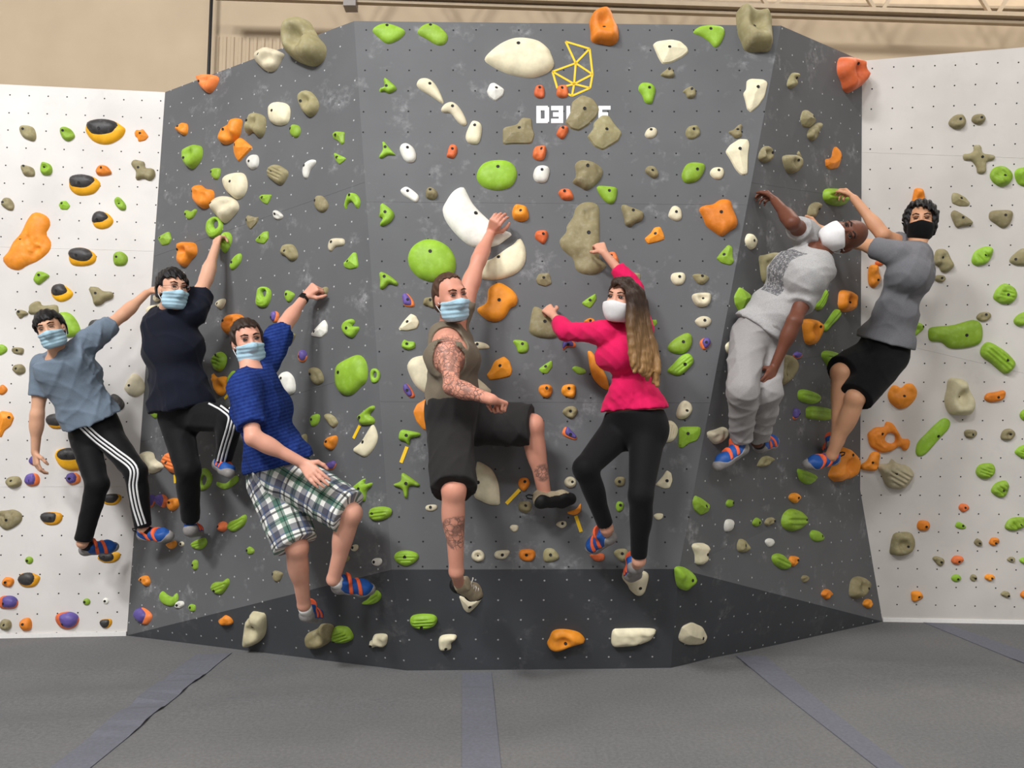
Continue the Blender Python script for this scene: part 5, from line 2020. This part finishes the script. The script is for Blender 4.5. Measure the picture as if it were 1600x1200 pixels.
    Fm.cut((-lu - .126) * s, 0.006)
    Fm.cut(((.018 if cfg['mask'] == 'mask_blue' else .040) - lf + 0.15 * lu) * s, 0.006)
    if cfg['mask'] == 'mask_blue':
        pl = 0.0016 * np.sin(lu / .024 * 2 * math.pi)
        Fm.d = Fm.d + np.where((lu < -.03) & (lu > -.105), pl, 0).astype(np.float32)
    v, f = Fm.mesh(1)
    mk = fast_obj('face_mask', v, f, M[cfg['mask']], root)
    for q in (-1, 1):
        for b0 in (-.03, -.09):
            a, b = tube_vf([P(.035, b0, .071 * q), P(.015, (b0 - .012) * .6 - .004, .080 * q), P(-.014, .0 if b0 > -.05 else -.035, .084 * q)], .0018 * s, 6)
            rel_obj('ear_loop', a, b, M['loop' if cfg['mask'] != 'mask_black' else 'mask_black'], mk)
    # ---- hair
    hr = cfg.get('hair')
    if hr:
        hpz = [ell(P(-.014, .032, 0), (S, F, U), np.array((.0765, .097, .094)) * s + hr['e'], 0.02), cap(P(-.055, -.02, 0), P(-.045, -.06, 0), (.052) * s + hr['e'], None, 0.03)]
        for q in (-1, 1):
            hpz.append(ell(P(-.02, 0, .062 * q), (S, F, U), np.array((.018, .05, .07)) * s + hr['e'] * .6, 0.02))
        if 'extra' in hr:
            hpz += hr['extra'](P, S, F, U, s)
        Fh = Field(hpz, 0.0045)
        lu, lf, lsd = Fh.lin(hd, U) / s, Fh.lin(hd, F) / s, Fh.lin(hd, S) / s
        hl = hr['line'] - .22 * np.abs(lsd) - hr.get('peak', 0) * lsd + .005 * np.sin(lsd * 190) + .003 * np.sin(lsd * 430 + 1)
        face = smax((hr['f'] - lf), (lu - hl), 0.012)
        Fh.cut(-face * s, 0.006)
        if not hr.get('long'):
            Fh.cut((hr['nape'] - lu) * s, 0.01)
            # clear of the ears
            for q in (-1, 1):
                if not hr.get('overear'):
                    Fh.add(ell(P(-.004, -.02, .082 * q), (S, F, U), np.array((.03, .026, .036)) * s, 0.006, sub=True))
        r_ = np.random.default_rng(5)
        kk = [(S * r_.uniform(-1, 1) + U * r_.uniform(-.4, .4) + F * r_.uniform(-.5, .5)) * r_.uniform(180, 420) for _ in range(6)]
        Fh.ripple(lambda p: sum(np.sin(p @ k_) for k_ in kk) * hr.get('rough', .0014))
        v, f = Fh.mesh(0)
        fast_obj('hair', v, f, M[hr['m']], root, {'gc': np.zeros((len(v), 3))})
    s = s0
    gc = lambda v: np.stack([(v - J['nk']) @ up, (v - J['nk']) @ right, (v - J['nk']) @ front], 1)

    # ---- trousers / shorts / leggings
    pc = cfg['pants']
    e = pc['e']
    pp = [cap(J['pv'] - hipax * .058 * s, J['pv'] + hipax * .058 * s, (.120 if fem else .108) * s * g + e, None, 0.05),
          cap(mid * .55 + J['pv'] * .45 - right * .05, mid * .55 + J['pv'] * .45 + right * .05, (.094 if fem else .102) * s * g + e, None, 0.05)]
    pp.append(cap(mid, J['pv'] - up * .05 * s, (.088 if fem else .100) * s * g + e, (.100 if fem else .096) * s * g + e, 0.05, right, 1.28))
    crotch = (J['iA'] + J['iB']) / 2 - up * .03 * s
    pp.append(ell(crotch, (right, front, up), np.array((.10, .088, .09)) * s + e, 0.05))
    for a in 'AB':
        if fem:
            bk = J['i' + a] - front * .035
            pp.append(ell(bk, (right, front, up), np.array((.098, .088, .105)) * s, 0.04))
        pp += leg(a, e, f1=pc['f'], hip=pc.get('hip', .09), knee=pc.get('knee', .062), calf=pc.get('calf', .06), ank=pc.get('ank', .043), k=0.03, flat_end=True)
    Fp = Field(pp, 0.008)
    top = J['pv'] * .62 + mid * .38 + up * pc.get('rise', .0)
    Fp.cut(Fp.lin(top, up))
    if pc.get('amp', .006):
        Fp.ripple(folds(cfg['seed'] + 20, pc.get('amp', .006), pc.get('wl', .1)))
    v, f = Fp.mesh(1)
    dd = []
    for a in 'AB':
        i, kn, an = J['i' + a], J['k' + a], J['a' + a]
        t1 = np.clip((v - i) @ (kn - i) / ((kn - i) @ (kn - i)), -.6, 1)
        d1 = np.linalg.norm(v - i - np.clip(t1, 0, 1)[:, None] * (kn - i), axis=1)
        ax = unit(kn - i)
        lat = unit(right - ax * np.dot(right, ax))
        fw = np.cross(ax, lat)
        u_ = (v - i) @ ax
        w_ = np.arctan2((v - i) @ fw, (v - i) @ lat) * .11
        dd.append((d1, np.stack([u_, w_, np.zeros(len(v))], 1)))
    near = dd[0][0] < dd[1][0]
    pg = np.where(near[:, None], dd[0][1], dd[1][1])
    po = fast_obj(pc['name'], v, f, M[pc['m']], root, {'gc': pg})
    if 'stripes' in cfg:
        bvh = BVHTree.FromPolygons([Vector(x) for x in v], [tuple(int(y) for y in q) for q in f])
        cv = Vector(CAM)
        for path, wpx in cfg['stripes']:
            pth = smooth_path(path, 46)
            for k3 in (-1, 0, 1):
                lv, rv, ok = [], [], True
                last = None
                for i in range(len(pth)):
                    tg = pth[min(i + 1, len(pth) - 1)] - pth[max(i - 1, 0)]
                    nn = np.array([-tg[1], tg[0]]) / (np.linalg.norm(tg) + 1e-9)
                    pair = []
                    for sg in (-.27, .27):
                        q = pth[i] + nn * (k3 + sg) * wpx
                        h_ = bvh.ray_cast(cv, Vector(ray(*q)).normalized())
                        if h_[0] is None:
                            break
                        pair.append(np.array(h_[0]) + np.array(h_[1]) * .0028)
                    if len(pair) == 2 and np.linalg.norm(pair[0] - pair[1]) < .05:
                        lv.append(pair[0]); rv.append(pair[1])
                if len(lv) > 3:
                    vv = [x for ab in zip(lv, rv) for x in ab]
                    ff_ = [(2 * i, 2 * i + 1, 2 * i + 3, 2 * i + 2) for i in range(len(lv) - 1) if np.linalg.norm(lv[i] - lv[i + 1]) < .1]
                    n0 = len(vv)
                    inw = -FWD * -.002
                    vv += [x + inw for x in vv]
                    ff_ += [tuple(n0 + y for y in q[::-1]) for q in ff_]
                    ff_ += [(2 * i, 2 * i + 2, n0 + 2 * i + 2, n0 + 2 * i) for i in range(len(lv) - 1)] + [(2 * i + 1, n0 + 2 * i + 1, n0 + 2 * i + 3, 2 * i + 3) for i in range(len(lv) - 1)]
                    rel_obj('stripe', vv, ff_, M['stripe'], po, label='white side stripe')
    # ---- shirt
    tc = cfg['top']
    e = tc['e']
    tp = torso(e, tc.get('waist', 1.06))
    hemc = J['pv'] + up * tc['hem']
    for a in 'AB':
        if tc['sleeve'] > 0:
            tp += arm(a, e + .004, f1=tc['sleeve'], up_r=.056 if not fem else .047, el_r=.046 if not fem else .04, end=True)
    if tc.get('loose'):
        q = hemc - up * 0.0
        tp.append(cap(q - hipax * .06 * s, q + hipax * .06 * s, (.112) * s * g + e + tc['loose'], None, 0.06))
    Ft = Field(tp, 0.0078)
    Ft.cut(-Ft.lin(hemc, up) + tc.get('hemtilt', 0) * Ft.lin(hemc, right))
    Ft.add(ell(J['nk'] + up * .035 * s + front * tc.get('nf', .02) * s, (right, front, up), np.array(tc.get('neck', (.072, .075, .065))) * s, 0.012, sub=True))
    if tc.get('tank'):
        for a in 'AB':
            out = right if a == Rs else -right
            Ft.add(ell(J['s' + a] + out * .035 * s - up * .02, (out, front, up), np.array((.062, .12, .10)) * s, 0.012, sub=True))
            b = J['s' + a] + (J['e' + a] - J['s' + a]) * .35
            Ft.add(dict(cap(J['s' + a] + out * .012, J['e' + a], .082 * s, .078 * s, 0.012), sub=True))
    Ft.ripple(folds(cfg['seed'], tc.get('amp', .007), tc.get('wl', .11), tc.get('dirs')))
    v, f = Ft.mesh(1)
    fast_obj(tc['name'], v, f, M[tc['m']], root, {'gc': gc(v)})
    # ---- shoes
    for a in 'AB':
        shoe(root, J['l' + a], J['t' + a], J['a' + a], cfg.get('shoe', 'blue'), s)
        if 'sock' in cfg:
            an, hl, kn = J['a' + a], J['l' + a], J['k' + a]
            v, f = tube_vf([hl + (J['t' + a] - hl) * .2 + (an - hl) * .55, an, an + unit(kn - an) * cfg['sock'][1]], [.039 * s, .0385 * s, .0385 * s], 18)
            rel_obj('sock', v, f, M[cfg['sock'][0]], root)
    return root, J, P, (F, U, S, sh)


def smooth_path(p, n):
    p = np.asarray(p, float)
    q = []
    for i in range(len(p) - 1):
        a, b, c, d = p[max(i - 1, 0)], p[i], p[i + 1], p[min(i + 2, len(p) - 1)]
        for t in np.linspace(0, 1, 9)[:-1]:
            q.append(0.5 * (2 * b + (c - a) * t + (2 * a - 5 * b + 4 * c - d) * t * t + (3 * b - a - 3 * c + d) * t ** 3))
    q = np.array(q + [p[-1]])
    s = np.concatenate([[0], np.cumsum(np.linalg.norm(np.diff(q, axis=0), axis=1))])
    u = np.linspace(0, s[-1], n)
    return np.stack([np.interp(u, s, q[:, k]) for k in (0, 1)], 1)
POSE = {
    'p1': dict(hd=(79, 514, 5.128), nk=(88, 556, 5.231), ch=(112, 590, 5.355), pv=(149, 668, 5.403), sA=(68, 572, 5.337), eA=(58, 648, 5.306), wA=(55, 706, 5.326), hA=(57, 726, 5.322), sB=(140, 533, 5.333), eB=(192, 492, 5.527), wB=(229, 458, 5.703), hB=(243, 450, 5.763), iA=(131, 680, 5.449), kA=(152, 757, 5.278), aA=(129, 848, 5.286), lA=(122, 866, 5.338), tA=(181, 858, 5.565), iB=(166, 676, 5.418), kB=(212, 737, 5.261), aB=(224, 826, 5.344), lB=(222, 842, 5.413), tB=(272, 842, 5.363)),
    'p2': dict(hd=(270, 452, 4.969), nk=(258, 490, 5.078), ch=(270, 545, 5.091), pv=(286, 640, 5.112), sA=(244, 510, 5.228), eA=(254, 565, 5.433), wA=(280, 520, 5.589), hA=(288, 505, 5.577), sB=(300, 488, 5.043), eB=(322, 436, 5.248), wB=(337, 386, 5.382), hB=(340, 372, 5.439), iA=(274, 655, 5.164), kA=(294, 735, 4.937), aA=(298, 820, 5.112), lA=(297, 838, 5.047), tA=(310, 838, 5.305), iB=(304, 648, 5.079), kB=(362, 656, 4.816), aB=(348, 722, 5.08), lB=(335, 733, 5.128), tB=(359, 748, 4.893)),
    'p3': dict(hd=(387, 533, 4.472), nk=(390, 584, 4.382), ch=(412, 640, 4.425), pv=(438, 735, 4.414), sA=(382, 606, 4.2), eA=(396, 684, 4.054), wA=(474, 724, 4.113), hA=(487, 738, 4.075), sB=(415, 566, 4.568), eB=(446, 506, 4.759), wB=(477, 463, 4.934), hB=(491, 450, 4.927), iA=(422, 752, 4.465), kA=(464, 855, 4.316), aA=(475, 945, 4.506), lA=(474, 972, 4.52), tA=(497, 972, 4.775), iB=(456, 745, 4.366), kB=(548, 802, 4.225), aB=(521, 905, 4.335), lB=(516, 924, 4.381), tB=(581, 926, 4.539)),
    'p4': dict(hd=(704, 464, 4.231), nk=(703, 510, 4.387), ch=(708, 560, 4.267), pv=(708, 648, 4.337), sA=(700, 535, 4.202), eA=(706, 604, 3.99), wA=(768, 624, 3.822), hA=(783, 628, 3.891), sB=(724, 476, 4.515), eB=(748, 406, 4.627), wB=(767, 363, 4.798), hB=(773, 350, 4.744), iA=(703, 670, 4.281), kA=(709, 766, 3.976), aA=(713, 893, 4.081), lA=(699, 914, 4.241), tA=(747, 934, 4.468), iB=(712, 660, 4.451), kB=(832, 664, 4.353), aB=(851, 775, 4.432), lB=(843, 790, 4.32), tB=(901, 783, 4.475)),
    'p5': dict(hd=(972, 468, 4.192), nk=(982, 508, 4.331), ch=(980, 555, 4.262), pv=(992, 655, 4.3), sA=(945, 520, 4.221), eA=(884, 518, 4.433), wA=(864, 492, 4.646), hA=(855, 482, 4.692), sB=(1003, 515, 4.494), eB=(990, 450, 4.636), wB=(943, 394, 4.659), hB=(935, 380, 4.716), iA=(968, 672, 4.361), kA=(914, 732, 4.084), aA=(948, 826, 4.223), lA=(966, 843, 4.255), tA=(925, 862, 4.446), iB=(1012, 672, 4.267), kB=(1001, 775, 4.06), aB=(998, 876, 4.194), lB=(998, 895, 4.252), tB=(988, 910, 4.479)),
    'p6': dict(hd=(1319, 369, 4.708), nk=(1276, 398, 4.689), ch=(1246, 430, 4.63), pv=(1185, 522, 4.765), sA=(1262, 370, 4.849), eA=(1238, 348, 4.614), wA=(1211, 314, 4.816), hA=(1201, 304, 4.891), sB=(1267, 440, 4.619), eB=(1241, 502, 4.499), wB=(1209, 575, 4.54), hB=(1202, 590, 4.502), iA=(1170, 530, 4.701), kA=(1160, 610, 4.439), aA=(1158, 690, 4.696), lA=(1170, 706, 4.706), tA=(1120, 737, 4.611), iB=(1198, 532, 4.813), kB=(1197, 612, 4.55), aB=(1183, 690, 4.815), lB=(1180, 708, 4.87), tB=(1210, 694, 5.056)),
    'p7': dict(hd=(1438, 347, 5.288), nk=(1434, 388, 5.207), ch=(1422, 430, 5.178), pv=(1382, 540, 5.323), sA=(1402, 398, 5.113), eA=(1338, 378, 5.35), wA=(1278, 357, 5.329), hA=(1263, 351, 5.285), sB=(1424, 392, 5.425), eB=(1379, 366, 5.293), wB=(1335, 311, 5.393), hB=(1322, 297, 5.472), iA=(1390, 558, 5.261), kA=(1336, 622, 5.102), aA=(1299, 712, 5.274), lA=(1304, 722, 5.363), tA=(1254, 730, 5.272), iB=(1370, 550, 5.446), kB=(1313, 582, 5.221), aB=(1308, 688, 5.244), lB=(1306, 702, 5.343), tB=(1296, 712, 5.605)),
}
WALLN = {}


def into_wall(px, py):
    return -wall_at(px, py)[2]


DARK = lambda **k: dict(dict(m='hair_black', e=.013, f=.02, line=.075, nape=-.06), **k)
PEOPLE = {
    'p1': dict(H=1.74, seed=11, right='A', F=(.30, -.10, .95), U=(-.31, .95, .1), mask='mask_blue', eye=.0035,
               sock=('black_trim', .06),
               label='man in grey-blue T-shirt and striped black track pants, climbing on the left white wall',
               hair=DARK(line=.062, peak=.15), handA=dict(N=(.5, 0, -.6), pose='hang'), handB=dict(N=into_wall(243, 450), pose='grip'),
               pants=dict(name='track_pants', m='track', e=.006, f=1.95, hip=.092, knee=.066, calf=.06, ank=.05, amp=.005, rise=.02),
               stripes=[([(121, 656), (150, 684), (180, 707), (208, 731), (208, 760), (213, 790), (222, 820)], 5.4)],
               top=dict(name='t_shirt', m='tee_greyblue', e=.016, sleeve=.62, hem=.06, amp=.016, wl=.10, loose=.004)),
    'p2': dict(H=1.80, seed=12, right='B', F=(.74, -.04, .67), U=(.03, 1, 0), mask='mask_blue', eye=.0045,
               sock=('black_trim', .06),
               label='man in loose navy T-shirt seen from behind, wearing glasses and striped track pants',
               hair=DARK(line=.066, peak=-.2, e=.015), handA=dict(N=into_wall(288, 505), pose='grip'), handB=dict(N=into_wall(340, 372), pose='grip'),
               pants=dict(name='track_pants', m='track', e=.007, f=1.9, hip=.096, knee=.066, calf=.06, ank=.048, amp=.005, rise=.02),
               stripes=[([(328, 626), (338, 631), (350, 638), (362, 650), (360, 668), (352, 695), (345, 722)], 5.2)],
               top=dict(name='t_shirt', m='tee_navy', e=.026, sleeve=.5, hem=.02, amp=.02, wl=.14, loose=.02, nf=.03)),
    'p3': dict(H=1.80, seed=13, right='A', F=(.52, -.04, .85), U=(-.17, .98, .05), mask='mask_blue', brow='brow_dark', eye=.006,
               label='man in royal blue T-shirt and green plaid shorts gripping an olive hold overhead',
               hair=DARK(m='hair_brown', line=.085, e=.009, peak=0, f=.03), handA=dict(N=(.45, -.55, -.7), pose='flat'), handB=dict(N=into_wall(491, 450), pose='fist'),
               pants=dict(name='plaid_shorts', m='plaid', e=.022, f=.96, hip=.102, knee=.098, amp=.014, rise=.03), sock=('sock_white', -.004),
               top=dict(name='t_shirt', m='tee_royal', e=.018, sleeve=.78, hem=.04, amp=.016, wl=.13, loose=.024)),
    'p4': dict(H=1.84, seed=14, right='A', F=(.55, -.08, .84), U=(-.16, .98, .05), mask='mask_blue', brow='brow_brown', eye=.0045,
               label='bearded tattooed man in olive tank top and charcoal shorts on the centre panel',
               hair=DARK(m='hair_auburn', line=.104, e=.005, f=.015, nape=-.075, rough=.0008), handA=dict(N=(.1, -.9, -.5), pose='fist'), handB=dict(N=into_wall(773, 351), pose='grip'), shoe='khaki',
               pants=dict(name='cargo_shorts', m='shorts_charcoal', e=.02, f=.98, hip=.104, knee=.092, amp=.016, rise=.03),
               top=dict(name='tank_top', m='tank', e=.012, sleeve=0, hem=.05, amp=.015, wl=.12, loose=.0, tank=True, neck=(.07, .09, .09), nf=.05)),
    'p5': dict(H=1.68, seed=15, right='B', fem=True, F=(-.56, -.05, .83), U=(.17, .98, 0), mask='mask_white', brow='brow_brown', eye=.0075,
               label='long-haired woman in magenta top and black leggings looking back over her shoulder',
               handA=dict(N=into_wall(855, 482), pose='grip'), handB=dict(N=into_wall(935, 380), pose='grip'),
               pants=dict(name='leggings', m='legging', e=.004, f=1.93, hip=.09, knee=.062, calf=.058, ank=.042, amp=.0, rise=-.01),
               top=dict(name='long_sleeve_top', m='top_pink', e=.008, sleeve=1.55, hem=.055, amp=.010, wl=.06, waist=1.0, loose=.010)),
    'p6': dict(H=1.76, seed=16, right='A', F=(-.33, .13, .93), U=(.9, .28, .33), hs=1.13, mask='mask_white', eye=.006,
               label='bald man in light grey T-shirt and sweatpants leaning out sideways from the wall',
               handA=dict(N=into_wall(1201, 304), pose='grip'), handB=dict(N=(-.3, .1, -.8), pose='hang'), sock=('black_trim', .05),
               pants=dict(name='sweatpants', m='sweat', e=.014, f=1.9, hip=.096, knee=.07, calf=.064, ank=.05, amp=.017, wl=.08, rise=.02),
               top=dict(name='t_shirt', m='tee_print', e=.018, sleeve=.62, hem=.03, amp=.016, wl=.12, loose=.004)),
    'p7': dict(H=1.86, seed=17, right='B', F=(-.42, -.02, .91), U=(.06, 1, 0), mask='mask_black', eye=.0045,
               label='black-haired man in black mask, grey T-shirt and black shorts beside the right white wall',
               hair=DARK(line=.088, e=.028, f=.045, nape=-.125, overear=True, rough=.002, peak=-.3), handA=dict(N=into_wall(1263, 351), pose='grip'), handB=dict(N=(-.6, -.2, -.6), pose='grip'),
               pants=dict(name='shorts', m='shorts_black', e=.018, f=.97, hip=.098, knee=.088, amp=.007, rise=.02),
               top=dict(name='t_shirt', m='tee_grey', e=.017, sleeve=.55, hem=.02, amp=.015, wl=.12, loose=.022)),
}
import os as _os
BUILT = {}
for _k in PEOPLE:
    BUILT[_k] = make_person(_k, PEOPLE[_k])

# woman's long wavy hair
root, J, P, (F, U, S, s) = BUILT['p5']
r_ = np.random.default_rng(3)
zc = POSE['p5']['hd'][2]
pr, segs = [], []
pr.append(ell(P(-.014, .034, 0), (S, F, U), np.array((.082, .103, .098)) * s, 0.02))
left = [(962, 443), (986, 468), (984, 505), (986, 540), (988, 566), (991, 578)]
right_ = [(982, 440), (1004, 462), (1012, 500), (1024, 545), (1030, 580), (1027, 596)]
zt = [zc - .06, zc - .10, zc - .13, zc - .16, zc - .17, zc - .17]
zr = [zc - .03, zc + .0, zc - .02, zc - .05, zc - .07, zc - .07]
for i in range(26):
    a = (i + .5) / 26 if i < 18 else r_.uniform(0, 1)
    ph, wl = r_.uniform(0, 6.28), r_.uniform(2.2, 3.2)
    lp = np.array(left) * (1 - a) + np.array(right_) * a
    zz = np.array(zt) * (1 - a) + np.array(zr) * a + (0 if i < 18 else r_.uniform(-.02, .03))
    cut = r_.uniform(.82, 1.08)
    pts = []
    for t in np.linspace(0, 1, 13):
        x = np.interp(t * cut, np.linspace(0, 1, 6), lp[:, 0]) + 2.6 * t * math.sin(t * 6.28 * wl + ph)
        y = np.interp(t * cut, np.linspace(0, 1, 6), lp[:, 1])
        y = y if t * cut <= 1 else y + (t * cut - 1) * 100
        z = np.interp(t * cut, np.linspace(0, 1, 6), zz) + .012 * t * math.cos(t * 6.28 * wl + ph)
        pts.append(at_depth(x, y, z))
    for k in range(12):
        r0, r1 = [(.027 if q < 3 else .023) * (1 - .55 * (q / 12) ** 2) for q in (k, k + 1)]
        pr.append(cap(pts[k], pts[k + 1], r0, r1, 0.008))
Fh = Field(pr, 0.0045)
lu, lf, lsd = Fh.lin(J['hd'], U) / s, Fh.lin(J['hd'], F) / s, Fh.lin(J['hd'], S) / s
face = smax((.012 - lf), (lu - (.082 - .55 * np.abs(lsd + .008))), 0.012)
face = smax(face, smax(-.17 - lu, -.062 - lsd, .01), .012)
Fh.cut(-face * s, 0.006)
kk = [(S * r_.uniform(-1, 1) + F * r_.uniform(-1, 1)) * r_.uniform(200, 420) for _ in range(5)]
Fh.ripple(lambda p: sum(np.sin(p @ k_) for k_ in kk) * .0010)
v, f = Fh.mesh(0)
h0 = J['hd'][2] + .02
fade = np.clip((h0 - .06 - v[:, 2]) / .40, 0, 1)
fast_obj('hair', v, f, M['hair_ombre'], root, {'gc': np.stack([fade, fade * 0, fade * 0], 1)}, label='long wavy brown hair fading to blonde')

# glasses of the man in navy
root, J, P, (F, U, S, s) = BUILT['p2']
ring = []
gp = MB()
for q in (-1, 1):
    gp.tube([P(.104 + .004 * math.cos(t), .008 + .019 * math.sin(t), q * (.034 + .024 * math.cos(t))) for t in np.linspace(0, 2 * math.pi, 19)], .0013, 6)
    gp.tube([P(.100, .014, .058 * q), P(.05, .012, .078 * q), P(-.01, .008, .082 * q)], .0013, 6)
gp.tube([P(.108, .010, -.011), P(.111, .013, 0), P(.108, .010, .011)], .0013, 6)
rel_obj('glasses', gp.v, gp.f, M['nail'], root, label='thin-framed glasses')

# wristwatch on the raised arm of the man in royal blue
root, J, P, (F, U, S, s) = BUILT['p3']
a = unit(J['wB'] - J['eB'])
c = J['wB'] - a * .03
u1 = unit(np.cross(a, FWD)); u2 = np.cross(a, u1)
wv, wf = tube_vf([c - a * .010, c - a * .009, c + a * .009, c + a * .010], [.0315, .0345, .0345, .0315], 20)
wt = rel_obj('wristwatch', wv, wf, M['watch'], root, label='black wristwatch')
mb = MB()
fdir = unit(-FWD + UPV * .3)
fdir = unit(fdir - a * np.dot(fdir, a))
sd = np.cross(a, fdir)
q = c + fdir * .031
mb.prism([q + a * x + sd * y for x, y in ((-.018, -.014), (.018, -.014), (.018, .014), (-.018, .014))], fdir * .009)
rel_obj('watch_face', mb.v, mb.f, M['watch'], wt, smooth=False)

# beard shadow of the tattooed man: short hair along the jaw below the mask
root, J, P, (F, U, S, s) = BUILT['p4']
hp, _ = head_prims(J['hd'], F, U, S, s, .004)
Fb = Field(hp[1:], 0.0045)
lu, lf = Fb.lin(J['hd'], U) / s, Fb.lin(J['hd'], F) / s
Fb.cut((lu + .03 + .3 * lf) * s, .006)
Fb.cut((.0 - lf) * s, .006)
v, f = Fb.mesh(0)
fast_obj('beard', v, f, M['hair_auburn'], root, {'gc': np.zeros((len(v), 3))}, label='short brown beard')
